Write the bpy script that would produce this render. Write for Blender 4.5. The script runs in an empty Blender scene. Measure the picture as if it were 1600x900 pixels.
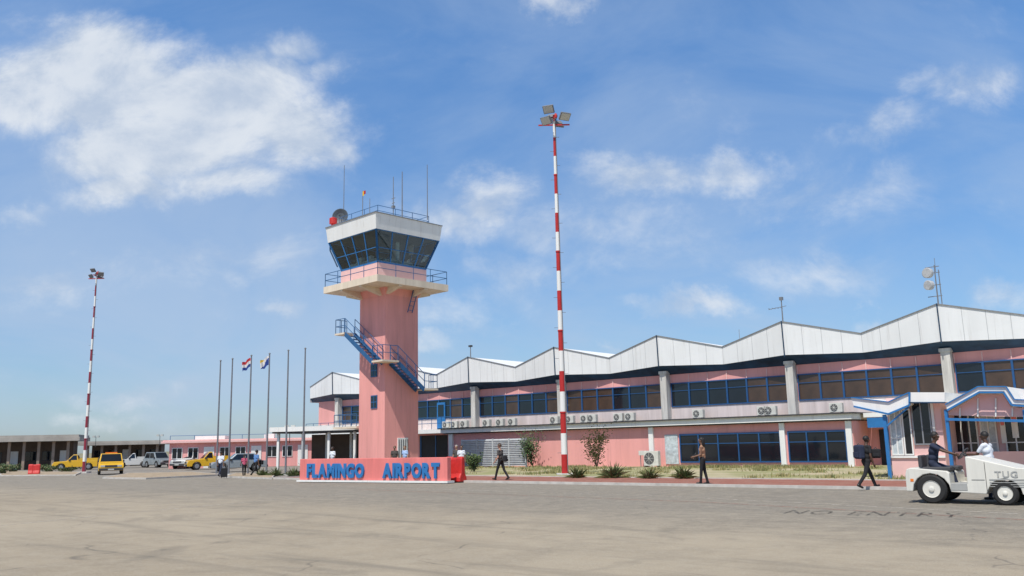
import bpy, math, random
import numpy as np
from mathutils import Vector, Matrix
random.seed(7)
sc=bpy.context.scene; C=sc.collection
R=math.radians; PI=math.pi
F=1350.0; TH=math.atan(243/F); RO=.022; CH=1.75
cT,sT=math.cos(TH),math.sin(TH)
CAM=Vector((0,0,CH))
def ray(px,py):
    a=px-800; b=450-py
    u=a*math.cos(RO)+b*math.sin(RO); v=-a*math.sin(RO)+b*math.cos(RO)
    return Vector((u,F*cT-v*sT,F*sT+v*cT))
def P(px,py,d):
    r=ray(px,py); return CAM+r*(d/r.y)
def G(px,py,z=0.0):
    r=ray(px,py); return CAM+r*((z-CH)/r.z)
class Frame:
    def __init__(s,o,rz):
        s.o=Vector((o.x,o.y,0)); s.rz=rz; s.c=math.cos(rz); s.s=math.sin(rz)
    def rot(s,v): return Vector((s.c*v.x-s.s*v.y,s.s*v.x+s.c*v.y,v.z))
    def irot(s,v): return Vector((s.c*v.x+s.s*v.y,-s.s*v.x+s.c*v.y,v.z))
    def w(s,x,y,z=0): return s.rot(Vector((x,y,z)))+s.o
    def inv(s,p): return s.irot(p-s.o)
    def hit(s,px,py,yl):
        c=s.inv(CAM); d=s.irot(ray(px,py)); t=(yl-c.y)/d.y
        return c.x+t*d.x, CH+t*d.z
    def hitx(s,px,py,xl):
        c=s.inv(CAM); d=s.irot(ray(px,py)); t=(xl-c.x)/d.x
        return c.y+t*d.y, CH+t*d.z
# ---------------- mesh builder
class MB:
    def __init__(s): s.v=[]; s.f=[]; s.m=[]
    def add(s,vs,fs,m=0):
        n=len(s.v); s.v+= [tuple(v) for v in vs]
        for f in fs: s.f.append(tuple(i+n for i in f)); s.m.append(m)
        return s
    def box(s,x0,x1,y0,y1,z0,z1,m=0):
        if x0>x1:x0,x1=x1,x0
        if y0>y1:y0,y1=y1,y0
        if z0>z1:z0,z1=z1,z0
        return s.add([(x0,y0,z0),(x1,y0,z0),(x1,y1,z0),(x0,y1,z0),(x0,y0,z1),(x1,y0,z1),(x1,y1,z1),(x0,y1,z1)],
              [(0,3,2,1),(4,5,6,7),(0,1,5,4),(1,2,6,5),(2,3,7,6),(3,0,4,7)],m)
    def quad(s,a,b,c,d,m=0): return s.add([a,b,c,d],[(0,1,2,3)],m)
    def tube(s,p,q,r1,r2=None,n=8,m=0,caps=True):
        p=Vector(p);q=Vector(q); r2=r1 if r2 is None else r2
        d=(q-p); 
        if d.length<1e-6: return s
        d.normalize(); a=d.orthogonal().normalized(); b=d.cross(a)
        vs=[]
        for c,r in((p,r1),(q,r2)):
            for i in range(n):
                t=2*PI*i/n; vs.append(c+a*(r*math.cos(t))+b*(r*math.sin(t)))
        fs=[(i,(i+1)%n,n+(i+1)%n,n+i) for i in range(n)]
        if caps: fs+= [tuple(reversed(range(n))),tuple(range(n,2*n))]
        return s.add(vs,fs,m)
    def bar(s,p,q,w,h=None,m=0):
        h=w if h is None else h
        p=Vector(p);q=Vector(q); d=(q-p).normalized()
        up=Vector((0,0,1)) if abs(d.z)<.95 else Vector((1,0,0))
        a=d.cross(up).normalized(); b=a.cross(d)
        vs=[]
        for c in(p,q):
            for (i,j) in((-1,-1),(1,-1),(1,1),(-1,1)): vs.append(c+a*(i*w/2)+b*(j*h/2))
        return s.add(vs,[(0,1,2,3),(7,6,5,4),(0,4,5,1),(1,5,6,2),(2,6,7,3),(3,7,4,0)],m)
    def lathe(s,c,ax,prof,n=20,m=0):
        c=Vector(c); ax=Vector(ax).normalized(); a=ax.orthogonal().normalized(); b=ax.cross(a); vs=[];k=len(prof)
        for (r,t) in prof:
            for i in range(n):
                g=2*PI*i/n; vs.append(c+ax*t+a*(r*math.cos(g))+b*(r*math.sin(g)))
        fs=[]
        for j in range(k-1):
            for i in range(n): fs.append((j*n+i,j*n+(i+1)%n,(j+1)*n+(i+1)%n,(j+1)*n+i))
        fs.append(tuple(reversed(range(n)))); fs.append(tuple(range((k-1)*n,k*n)))
        return s.add(vs,fs,m)
    def capsule(s,p,q,r1,r2=None,n=10,m=0,sq=(1,1)):
        p=Vector(p);q=Vector(q); r2=r1 if r2 is None else r2
        d=q-p
        if d.length<1e-5: d=Vector((0,0,1e-4)); q=p+d
        dn=d.normalized(); L=d.length
        pr=[(r1*math.cos(t),-r1*math.sin(t)) for t in(1.45,1.0,.5)]+[(r1,0)]+[(r2,L)]+[(r2*math.cos(t),L+r2*math.sin(t)) for t in(.5,1.0,1.45)]
        return s.lathe(p,dn,pr,n,m)
    def prism_y(s,poly,y0,y1,m=0):   # poly of (x,z)
        n=len(poly); ar=sum(poly[i][0]*poly[(i+1)%n][1]-poly[(i+1)%n][0]*poly[i][1] for i in range(n))
        if ar<0: poly=poly[::-1]
        vs=[(x,y0,z) for x,z in poly]+[(x,y1,z) for x,z in poly]
        fs=[tuple(range(n)),tuple(reversed(range(n,2*n)))]+[(i,n+i,n+(i+1)%n,(i+1)%n) for i in range(n)]
        return s.add(vs,fs,m)
    def build(s,name,mats,parent=None,loc=(0,0,0),rz=0,smooth=False,bevel=0):
        me=bpy.data.meshes.new(name); me.from_pydata(s.v,[],s.f)
        if not isinstance(mats,(list,tuple)): mats=[mats]
        for m in mats: me.materials.append(m)
        me.polygons.foreach_set('material_index',s.m)
        if smooth: me.polygons.foreach_set('use_smooth',[True]*len(s.f))
        me.update(); me.validate()
        o=bpy.data.objects.new(name,me); C.objects.link(o); o.parent=parent
        o.location=loc; o.rotation_euler=(0,0,rz)
        if bevel:
            b=o.modifiers.new('b','BEVEL'); b.width=bevel; b.segments=2; b.limit_method='ANGLE'; b.angle_limit=R(40)
        return o
def tag(o,label=None,cat=None,group=None,kind=None):
    if label:o['label']=label
    if cat:o['category']=cat
    if group:o['group']=group
    if kind:o['kind']=kind
    return o
def thing(name,label,cat,loc=(0,0,0),rz=0,group=None):
    o=bpy.data.objects.new(name,None); C.objects.link(o); o.location=loc; o.rotation_euler=(0,0,rz); o.empty_display_size=.2
    return tag(o,label,cat,group)
def dup(root,loc,rz=None,label=None):
    r=root.copy(); C.objects.link(r); r.location=loc
    if rz is not None: r.rotation_euler=(0,0,rz)
    if label: r['label']=label
    for ch in list(root.children):
        c=ch.copy(); C.objects.link(c); c.parent=r
        for g in list(ch.children):
            d=g.copy(); C.objects.link(d); d.parent=c
    return r
# ---------------- materials
def nt(m): m.use_nodes=True; return m.node_tree.nodes,m.node_tree.links
def mat(name,col,rough=.7,var=.12,scale=2.5,metal=0,bump=0,bscale=40,spec=.5,coat=0,streak=0,base=0):
    m=bpy.data.materials.new(name); N,L=nt(m); b=N['Principled BSDF']
    b.inputs['Roughness'].default_value=rough; b.inputs['Metallic'].default_value=metal
    b.inputs['Specular IOR Level'].default_value=spec
    if coat: b.inputs['Coat Weight'].default_value=coat; b.inputs['Coat Roughness'].default_value=.08
    tc=N.new('ShaderNodeTexCoord'); mp=N.new('ShaderNodeMapping'); L.new(tc.outputs['Object'],mp.inputs[0])
    if streak: mp.inputs['Scale'].default_value=(1,1,.12)
    n=N.new('ShaderNodeTexNoise'); n.inputs['Scale'].default_value=scale; n.inputs['Detail'].default_value=7; n.inputs['Roughness'].default_value=.62
    L.new(mp.outputs[0],n.inputs['Vector'])
    r=N.new('ShaderNodeValToRGB'); r.color_ramp.elements[0].position=.3; r.color_ramp.elements[1].position=.7
    d=[c*(1-var) for c in col]; l=[min(1,c*(1+var*.7)) for c in col]
    r.color_ramp.elements[0].color=(*d,1); r.color_ramp.elements[1].color=(*l,1)
    L.new(n.outputs['Fac'],r.inputs[0]); out=r.outputs[0]
    if streak:   # water streaks and grime
        mp2=N.new('ShaderNodeMapping'); L.new(tc.outputs['Object'],mp2.inputs[0]); mp2.inputs['Scale'].default_value=(2.2,2.2,.10)
        n3=N.new('ShaderNodeTexNoise'); n3.inputs['Scale'].default_value=2.0; n3.inputs['Detail'].default_value=8; n3.inputs['Roughness'].default_value=.7; L.new(mp2.outputs[0],n3.inputs['Vector'])
        mr=N.new('ShaderNodeMapRange'); mr.interpolation_type='SMOOTHSTEP'; L.new(n3.outputs['Fac'],mr.inputs[0]); mr.inputs[1].default_value=.52; mr.inputs[2].default_value=.75; mr.inputs[4].default_value=.38
        mx=N.new('ShaderNodeMix'); mx.data_type='RGBA'; L.new(mr.outputs[0],mx.inputs[0]); L.new(out,mx.inputs[6]); mx.inputs[7].default_value=(col[0]*.45,col[1]*.42,col[2]*.38,1); out=mx.outputs[2]
    L.new(out,b.inputs['Base Color'])
    if bump:
        n2=N.new('ShaderNodeTexNoise'); n2.inputs['Scale'].default_value=bscale; n2.inputs['Detail'].default_value=5
        L.new(tc.outputs['Object'],n2.inputs['Vector'])
        bp=N.new('ShaderNodeBump'); bp.inputs['Strength'].default_value=bump; bp.inputs['Distance'].default_value=.02
        L.new(n2.outputs['Fac'],bp.inputs['Height']); L.new(bp.outputs[0],b.inputs['Normal'])
    return m
M={}
M['pink']=mat('pink_render',(.78,.365,.34),.85,.14,.6,bump=.3,streak=1)
M['pinkT']=mat('pink_tower_render',(.79,.345,.31),.85,.16,.9,bump=.4,streak=1)
M['pinkpale']=mat('pale_pink_paint',(.80,.50,.47),.8,.08,1)
M['spandrel']=mat('stained_pale_render',(.66,.57,.55),.85,.20,1.5,streak=1)
M['white']=mat('white_paint',(.80,.80,.77),.6,.07,1.2,streak=1)
M['cream']=mat('cream_concrete',(.72,.62,.49),.8,.14,1.5,streak=1)
M['conc']=mat('weathered_concrete',(.60,.58,.54),.85,.32,3,bump=.3,streak=1)
M['blue']=mat('blue_paint',(.025,.11,.26),.5,.15,2)
M['navy']=mat('navy_paint',(.014,.050,.105),.6,.5,1.2)
M['bluebright']=mat('bright_blue_paint',(.025,.17,.43),.45,.12,3)
M['blueframe']=mat('blue_window_frame',(.015,.08,.22),.5,.12,3)
M['coral']=mat('coral_sign_paint',(.76,.21,.19),.75,.16,1.4,bump=.3,streak=1)
M['red']=mat('red_paint',(.46,.020,.018),.5,.14,3)
M['redplastic']=mat('red_plastic',(.58,.030,.025),.5,.2,4)
M['steel']=mat('grey_steel',(.30,.31,.32),.45,.15,6,metal=.5)
M['pole']=mat('dull_pole_grey',(.18,.19,.21),.6,.15,6)
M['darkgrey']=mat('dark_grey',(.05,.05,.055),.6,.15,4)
M['rubber']=mat('tyre_rubber',(.02,.02,.02),.8,.2,10)
M['lamp']=mat('lamp_glass',(.50,.51,.48),.2,.05,5)
M['acwhite']=mat('aircon_white',(.64,.63,.57),.5,.15,4)
M['acdark']=mat('aircon_fan',(.10,.10,.10),.6,.1,8)
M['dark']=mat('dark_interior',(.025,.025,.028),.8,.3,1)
M['blind']=mat('brown_blind_behind_glass',(.062,.036,.022),.4,.6,.5,spec=.5,coat=.4)
M['glass']=mat('dark_window_glass',(.010,.014,.020),.05,.2,1,spec=.55)
M['brown']=mat('shaded_brown_wall',(.12,.085,.065),.85,.25,1)  # brown darkened to paint in the shade of walls under deep roofs
M['browncol']=mat('tan_column',(.30,.23,.18),.85,.2,1)
M['roofgrey']=mat('grey_roof',(.38,.35,.31),.85,.2,1)
M['louvre']=mat('dull_grey_louvre',(.48,.50,.52),.7,.2,2)
M['yellow']=mat('yellow_car_paint',(.72,.42,.02),.3,.06,3,coat=.5)
M['carwhite']=mat('white_car_paint',(.60,.60,.58),.3,.05,3,coat=.5)
M['carsilver']=mat('silver_car_paint',(.30,.34,.36),.3,.06,3,metal=.3,coat=.5)
M['tug']=mat('tug_white_paint',(.72,.70,.63),.45,.14,2.2,coat=.1,streak=1)
M['tuggrey']=mat('tug_grey_mark',(.40,.40,.38),.5,.15,3)
M['soil']=mat('soil',(.36,.28,.19),.95,.3,2,bump=.5)
M['kerb']=mat('kerb_concrete',(.52,.49,.45),.85,.25,2)
M['plantA']=mat('leaf_green',(.065,.115,.028),.6,.3,4)
M['plantB']=mat('leaf_dark',(.030,.058,.016),.6,.3,4)
M['plantC']=mat('leaf_dry',(.17,.14,.06),.7,.3,4)
M['plantD']=mat('leaf_pale',(.13,.17,.055),.6,.3,4)
M['twig']=mat('twig_bark',(.13,.10,.07),.9,.3,6)
M['grass1']=mat('dry_grass',(.36,.31,.14),.9,.3,3)
M['grass2']=mat('green_grass',(.17,.20,.07),.9,.3,3)
M['flagred']=mat('flag_red',(.5,.03,.04),.8,.05); M['flagwhite']=mat('flag_white',(.7,.7,.7),.8,.05); M['flagblue']=mat('flag_blue',(.02,.06,.28),.8,.05); M['flagyellow']=mat('flag_yellow',(.75,.5,.03),.8,.05)
M['poster']=mat('poster_pale',(.52,.58,.60),.4,.35,5)
M['orange']=mat('amber_lens',(.8,.2,.02),.3,.05)
M['drum']=mat('drum_grey',(.45,.46,.47),.6,.2,4)
def cabglass():
    m=bpy.data.materials.new('tower_cab_glass'); N,L=nt(m); N.remove(N['Principled BSDF']); o=N['Material Output']
    t=N.new('ShaderNodeBsdfTransparent'); t.inputs[0].default_value=(.66,.82,.84,1)
    g=N.new('ShaderNodeBsdfGlossy'); g.inputs['Roughness'].default_value=.01; g.inputs[0].default_value=(.85,.95,1,1)
    x=N.new('ShaderNodeMixShader'); fr=N.new('ShaderNodeFresnel'); fr.inputs[0].default_value=1.55
    L.new(fr.outputs[0],x.inputs[0]); L.new(t.outputs[0],x.inputs[1]); L.new(g.outputs[0],x.inputs[2]); L.new(x.outputs[0],o.inputs[0]); return m
M['cab']=cabglass()
def math_(N,L,op,a,b=None,c=None,clamp=False):
    n=N.new('ShaderNodeMath'); n.operation=op; n.use_clamp=clamp
    for i,x in enumerate((a,b,c)):
        if x is None: continue
        if isinstance(x,(int,float)): n.inputs[i].default_value=x
        else: L.new(x,n.inputs[i])
    return n.outputs[0]
def noise(N,L,vec,scale,det=6,rough=.6,dist=0):
    n=N.new('ShaderNodeTexNoise'); n.inputs['Scale'].default_value=scale; n.inputs['Detail'].default_value=det; n.inputs['Roughness'].default_value=rough; n.inputs['Distortion'].default_value=dist
    if vec is not None: L.new(vec,n.inputs['Vector'])
    return n.outputs['Fac']
def mrange(N,L,x,a,b,c=0,d=1,smooth=True):
    n=N.new('ShaderNodeMapRange'); n.interpolation_type='SMOOTHSTEP' if smooth else 'LINEAR'
    L.new(x,n.inputs[0]); n.inputs[1].default_value=a;n.inputs[2].default_value=b;n.inputs[3].default_value=c;n.inputs[4].default_value=d
    return n.outputs[0]
def mixc(N,L,f,a,b,mode='MIX'):
    n=N.new('ShaderNodeMix'); n.data_type='RGBA'; n.blend_type=mode
    if isinstance(f,(int,float)): n.inputs[0].default_value=f
    else: L.new(f,n.inputs[0])
    for i,x in((6,a),(7,b)):
        if isinstance(x,tuple): n.inputs[i].default_value=(*x,1)
        else: L.new(x,n.inputs[i])
    return n.outputs[2]
def seam_mat(name,col,step,axis=0,w=.012):
    m=mat(name,col,.55,.07,.8,streak=1); N,L=m.node_tree.nodes,m.node_tree.links; b=N['Principled BSDF']
    src=b.inputs['Base Color'].links[0].from_socket
    tc=N.new('ShaderNodeTexCoord'); sp=N.new('ShaderNodeSeparateXYZ'); L.new(tc.outputs['Object'],sp.inputs[0])
    fr=math_(N,L,'FRACT',math_(N,L,'DIVIDE',sp.outputs[axis],step)); lt=math_(N,L,'LESS_THAN',fr,w)
    L.new(mixc(N,L,math_(N,L,'MULTIPLY',lt,.5),src,(.16,.17,.19)),b.inputs['Base Color']); return m
M['fascia']=seam_mat('white_roof_panels',(.78,.79,.79),9.168/8,0,.028)

# ---------------- frames
RZ=math.atan2(-.6553,.7553)
O=P(747,660,73); TF=Frame(O,RZ); S=9.168
yE=TF.inv(G(725,754)).y
yP=TF.inv(G(1050,749)).y
yLn=TF.inv(G(800,800)).y
# ---------------- ground
def apron_mat():
    m=bpy.data.materials.new('apron_concrete'); N,L=nt(m); b=N['Principled BSDF']; b.inputs['Roughness'].default_value=.9
    tc=N.new('ShaderNodeTexCoord'); V=tc.outputs['Object']; sp=N.new('ShaderNodeSeparateXYZ'); L.new(V,sp.inputs[0])
    big=noise(N,L,V,.09,5,.6,.5); med=noise(N,L,V,.55,9,.72,.4); m2=noise(N,L,V,2.6,8,.72,.2); fine=noise(N,L,V,14,6,.78); vf=noise(N,L,V,45,4,.8)
    yy=math_(N,L,'ADD',sp.outputs[1],math_(N,L,'MULTIPLY',math_(N,L,'SUBTRACT',med,.5),9))
    lane=mrange(N,L,yy,yLn-5,yLn+4)
    c=mixc(N,L,mrange(N,L,big,.35,.65),(.335,.275,.195),(.395,.33,.24))
    c=mixc(N,L,lane,c,(.215,.192,.158))
    c=mixc(N,L,mrange(N,L,med,.40,.70,0,.42),c,(.20,.168,.125))
    c=mixc(N,L,mrange(N,L,m2,.42,.66,0,.38),c,(.42,.365,.28))
    c=mixc(N,L,mrange(N,L,m2,.36,.26,0,.5),c,(.15,.13,.10))
    c=mixc(N,L,mrange(N,L,fine,.45,.70,0,.5),c,(.46,.41,.32))
    c=mixc(N,L,mrange(N,L,vf,.50,.68,0,.65),c,(.12,.10,.08))
    mp=N.new('ShaderNodeMapping'); L.new(V,mp.inputs[0]); mp.inputs['Scale'].default_value=(.06,.7,1)
    st=noise(N,L,mp.outputs[0],1.6,6,.65,.6); c=mixc(N,L,mrange(N,L,st,.50,.72,0,.50),c,(.165,.145,.115))
    c=mixc(N,L,mrange(N,L,noise(N,L,V,.30,6,.65,.8),.56,.66,0,.38),c,(.17,.15,.12))
    vo=N.new('ShaderNodeTexVoronoi'); vo.feature='DISTANCE_TO_EDGE'; vo.inputs['Scale'].default_value=.16
    nz=N.new('ShaderNodeTexNoise'); nz.inputs['Scale'].default_value=.7; L.new(V,nz.inputs['Vector'])
    va=N.new('ShaderNodeVectorMath'); va.operation='ADD'; L.new(V,va.inputs[0]); L.new(nz.outputs['Color'],va.inputs[1]); L.new(va.outputs[0],vo.inputs['Vector'])
    cr=math_(N,L,'MULTIPLY',mrange(N,L,vo.outputs[0],0,.005,1,0),mrange(N,L,med,.45,.6,0,.55)); c=mixc(N,L,cr,c,(.09,.08,.07))
    L.new(c,b.inputs['Base Color'])
    bp=N.new('ShaderNodeBump'); bp.inputs['Strength'].default_value=.8; bp.inputs['Distance'].default_value=.015
    L.new(math_(N,L,'ADD',fine,vf),bp.inputs['Height']); L.new(bp.outputs[0],b.inputs['Normal']); return m
def ground_mat(name,a,b_,c_,s=.5):
    m=bpy.data.materials.new(name); N,L=nt(m); b=N['Principled BSDF']; b.inputs['Roughness'].default_value=.95
    tc=N.new('ShaderNodeTexCoord'); V=tc.outputs['Object']
    c=mixc(N,L,mrange(N,L,noise(N,L,V,s,7,.65),.42,.58),a,b_); c=mixc(N,L,mrange(N,L,noise(N,L,V,s*7,7,.7),.5,.68,0,.8),c,c_)
    L.new(c,b.inputs['Base Color'])
    bp=N.new('ShaderNodeBump'); bp.inputs['Strength'].default_value=.7; bp.inputs['Distance'].default_value=.05
    L.new(noise(N,L,V,9,6,.7),bp.inputs['Height']); L.new(bp.outputs[0],b.inputs['Normal']); return m
def brick_mat():
    m=bpy.data.materials.new('red_brick_paving'); N,L=nt(m); b=N['Principled BSDF']; b.inputs['Roughness'].default_value=.9
    tc=N.new('ShaderNodeTexCoord'); br=N.new('ShaderNodeTexBrick'); br.inputs['Scale'].default_value=4; L.new(tc.outputs['Object'],br.inputs['Vector'])
    br.inputs['Color1'].default_value=(.25,.075,.05,1); br.inputs['Color2'].default_value=(.34,.12,.08,1); br.inputs['Mortar'].default_value=(.20,.12,.09,1)
    n=noise(N,L,tc.outputs['Object'],1.2,6,.7)
    L.new(mixc(N,L,mrange(N,L,n,.4,.7,0,.40),br.outputs[0],(.36,.24,.18)),b.inputs['Base Color']); return m
def sheet(name,mt,pts,z,frame=TF):
    mb=MB(); mb.add([(x,y,0) for x,y in pts],[tuple(range(len(pts)))])
    o=mb.build(name,mt,loc=(frame.o.x,frame.o.y,z),rz=frame.rz); tag(o,kind='structure'); return o
mb=MB(); mb.add([(-4000,-4000,0),(4000,-4000,0),(4000,4000,0),(-4000,4000,0)],[(0,1,2,3)])
tag(mb.build('ground',ground_mat('dry_scrub_ground',(.28,.23,.15),(.15,.16,.07),(.34,.29,.20),.05),loc=(0,0,-.04)),kind='structure')
sheet('apron',apron_mat(),[(-300,-250),(300,-250),(300,yE),(-300,yE)],0)
xl=TF.inv(G(436,748)).x; xr=TF.inv(G(1440,764)).x
sheet('brick_path',brick_mat(),[(xl,yE+.16),(xr+30,yE+.16),(xr+30,yP),(xl,yP)],.05)
sheet('verge',ground_mat('sandy_verge',(.44,.38,.25),(.27,.27,.12),(.40,.35,.22),.25),[(xl,yP+.12),(xr+30,yP+.12),(xr+30,.3),(xl,.3)],.04)
sheet('parking_area',ground_mat('parking_asphalt',(.22,.20,.175),(.27,.24,.20),(.17,.155,.135),.4),[(-170,yE+.16),(xl-.15,yE+.16),(xl-.15,60),(-170,60)],-.015)
mb=MB(); mb.box(xl-.15,xr+30,yE,yE+.15,-.03,.10); mb.box(xl-.15,xr+30,yP,yP+.11,-.03,.09); mb.box(xl-.15,xl,yE+.15,.3,-.03,.10)
tag(mb.build('kerb',M['kerb'],loc=(TF.o.x,TF.o.y,0),rz=RZ),kind='structure')
def island(pts,z=.1):
    ps=[G(a,b) for a,b in pts]; mb=MB(); n=len(ps)
    cx=sum((p.x for p in ps))/n; cy=sum((p.y for p in ps))/n
    mb.add([(p.x,p.y,-.03) for p in ps]+[(p.x,p.y,z) for p in ps],[(i,(i+1)%n,n+(i+1)%n,n+i) for i in range(n)],0)
    inn=[(cx+(p.x-cx)*.97,cy+(p.y-cy)*.97,z) for p in ps]; mb.add([(p.x,p.y,z) for p in ps]+inn,[(i,(i+1)%n,n+(i+1)%n,n+i) for i in range(n)],0)
    mb.add(inn,[tuple(range(n))],1); tag(mb.build('kerbed_island',[M['kerb'],M['soil']]),kind='structure')
island([(160,748),(228,749),(345,743),(300,739),(200,741)])
island([(352,746),(425,749),(430,743),(368,741)])
island([(0,744),(118,743),(128,738.5),(0,737)],.08)
def gline(name,pts,w,mt,z=.008):
    mb=MB()
    for a,b in zip(pts[:-1],pts[1:]):
        A=G(*a);B=G(*b); d=(B-A).normalized(); n=Vector((-d.y,d.x,0))*w/2
        mb.quad((A.x-n.x,A.y-n.y,z),(B.x-n.x,B.y-n.y,z),(B.x+n.x,B.y+n.y,z),(A.x+n.x,A.y+n.y,z))
    tag(mb.build(name,mt),kind='structure')
def worn(name,col,thr=.5,mx=1):
    m=bpy.data.materials.new(name); N,L=nt(m); b=N['Principled BSDF']; b.inputs['Base Color'].default_value=(*col,1); b.inputs['Roughness'].default_value=.8
    t=N.new('ShaderNodeBsdfTransparent'); x=N.new('ShaderNodeMixShader'); tc=N.new('ShaderNodeTexCoord')
    L.new(mrange(N,L,noise(N,L,tc.outputs['Object'],5,6,.75),thr-.1,thr+.1,0,mx),x.inputs[0]); L.new(t.outputs[0],x.inputs[1]); L.new(b.outputs[0],x.inputs[2]); L.new(x.outputs[0],N['Material Output'].inputs[0]); return m
wl=worn('worn_white_line',(.54,.49,.42),.48,.8); wr=worn('worn_red_line',(.40,.19,.14),.5,.8); wd=worn('faded_dark_lettering',(.09,.08,.07),.48,.45)
gline('apron_marking',[(430,757),(1050,776),(1640,806)],.12,wl)
gline('apron_marking',[(0,822),(250,797),(560,770)],.12,wl,.0085)
gline('apron_marking',[(560,765),(1100,785),(1640,815)],.10,wr,.0095)
# ---------------- text
def letter_mesh(ch,depth,off=.03):
    cu=bpy.data.curves.new('t','FONT'); cu.body=ch; cu.size=1; cu.extrude=depth; cu.offset=off; cu.resolution_u=3
    o=bpy.data.objects.new('t',cu); C.objects.link(o)
    dg=bpy.context.evaluated_depsgraph_get(); me=bpy.data.meshes.new_from_object(o.evaluated_get(dg)); bpy.data.objects.remove(o)
    n=len(me.vertices); a=np.empty(n*3); me.vertices.foreach_get('co',a); a=a.reshape(-1,3); return me,a
def word(txt,x0,x1,z0,z1,y,mt,parent,name='letter',depth=.05,off=.03,gap=.14,flat=False):
    its=[]; tot=0
    for ch in txt:
        if ch==' ': its.append((None,None,.45)); tot+=.45; continue
        me,a=letter_mesh(ch,depth,off); w=a[:,0].max()-a[:,0].min(); its.append((me,a,w)); tot+=w+gap
    tot-=gap; k=(x1-x0)/tot; x=x0; out=[]
    for me,a,w in its:
        if me is None: x+=w*k; continue
        b=a.copy(); zz=(a[:,1]-a[:,1].min())/(a[:,1].max()-a[:,1].min())
        X=x+(a[:,0]-a[:,0].min())*k; Z=z0+zz*(z1-z0)
        if flat: b[:,0]=X;b[:,1]=Z;b[:,2]=0
        else: b[:,0]=X; b[:,2]=Z; b[:,1]=y-a[:,2]
        me.vertices.foreach_set('co',b.reshape(-1)); me.materials.clear(); me.materials.append(mt); me.update()
        o=bpy.data.objects.new(name,me); C.objects.link(o); o.parent=parent; out.append(o); x+=(w+gap)*k
    return out
A=G(1222,803);B=G(1500,809); ga=math.atan2(B.y-A.y,B.x-A.x); t=thing('ground_lettering','faded dark stencilled words painted on the apron beside the tractor','ground marking',(A.x,A.y,.012),ga)
word('NO ENTRY',0,(B-A).length,0,1.1,0,wd,t,'letter',0.001,.0,.2,flat=True)
def rail(mb,pts,h=1.0,post=1.0,r=.025,mids=(.5,),m=0):
    pts=[Vector(p) for p in pts]; up=Vector((0,0,1))
    for a,b in zip(pts[:-1],pts[1:]):
        for f in (1,)+tuple(mids): mb.tube(a+up*h*f,b+up*h*f,r,n=5,m=m)
        n=max(1,round((b-a).length/post))
        for i in range(n+1): p=a.lerp(b,i/n); mb.tube(p,p+up*h,r,n=5,m=m)
# ================= TERMINAL
xL=-2.5*S; xR=6.5*S
pxL=lambda px,py,y:TF.hit(px,py,y)
ter=thing('terminal_building','long pink two storey terminal with white zigzag roof and blue framed windows','building',(TF.o.x,TF.o.y,0),RZ)
xa=pxL(700,700,-2.6)[0]; xb=pxL(1334,690,-2.6)[0]
mb=MB(); mb.box(xL+1.0,xR-.5,0,20,0,6.5); mb.build('wall',M['pink'],ter)
mb=MB(); mb.box(xL+1.0,xR-.5,-.06,-.002,3.1,4.0); mb.build('spandrel',M['spandrel'],ter)
pk=(-1.10,8.95,-1.02,6.85); vl=(-.38,7.8,-.36,6.65)
def node(k): return (k*S/2,)+(pk if k%2==0 else vl)
mb=MB(); sof=MB(); ks=range(-5,14)
for k in list(ks)[:-1]:
    a=node(k); b=node(k+1)
    mb.quad((a[0],a[3],a[4]),(b[0],b[3],b[4]),(b[0],b[1],b[2]),(a[0],a[1],a[2]))
    mb.quad((a[0],a[1],a[2]),(b[0],b[1],b[2]),(b[0],22,b[2]),(a[0],22,a[2]))
    mb.quad((a[0],22,a[2]),(b[0],22,b[2]),(b[0],22,6.3),(a[0],22,6.3))
    sof.quad((a[0],a[3]+.012,a[4]+.01),(a[0],-.02,6.26),(b[0],-.02,6.26),(b[0],b[3]+.012,b[4]+.01))
a=node(-5); mb.quad((a[0],a[1],a[2]),(a[0],22,a[2]),(a[0],22,6.3),(a[0],a[3],a[4]-.4))
a=node(13); mb.quad((a[0],a[1],a[2]),(a[0],a[3],a[4]),(a[0],22,6.3),(a[0],22,a[2]))
roof=mb.build('roof',M['fascia'],ter); sof.build('soffit',M['navy'],ter)
mb=MB()
for k in list(ks)[:-1]:
    a=node(k); b=node(k+1); mb.bar((a[0],a[1]-.02,a[2]+.02),(b[0],b[1]-.02,b[2]+.02),.07,.05)
mb.build('roof_edge_trim',M['steel'],roof)
for k in range(-2,7):
    mb=MB(); x=k*S; mb.bar((x,-1.14,9.0),(x,-1.06,6.75),.06,.06); mb.build('roof_joint_strip',M['navy'],roof)
for k in range(-2,7):
    x=k*S; mb=MB(); mb.box(x-.25,x+.25,-.58,-.07,3.12,6.3); mb.box(x-.31,x+.31,-.62,-.07,6.3,6.5); mb.build('pillar',M['conc'],ter)
NW=6; ww=(S-.62)/NW
def win_proto():
    f=MB(); w=ww
    f.box(0,.055,-.12,-.004,4.0,5.66); f.box(w-.055,w,-.12,-.004,4.0,5.66); f.box(.055,w-.055,-.12,-.004,4.0,4.07); f.box(.055,w-.055,-.12,-.004,5.59,5.66); f.box(.055,w-.055,-.10,-.004,5.08,5.12)
    f.box(-.03,.03,-.05,-.004,5.66,6.2,1)
    o=f.build('window',[M['blueframe'],M['pinkpale']],ter)
    p=MB(); p.box(.06,w-.06,-.05,-.01,4.07,5.59); q=p.build('pane',M['blind'],o); return o,q
wo,wq=win_proto(); first=True
rw=random.Random(11); gm_=wq.data.copy(); gm_.materials[0]=M['glass']
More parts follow.
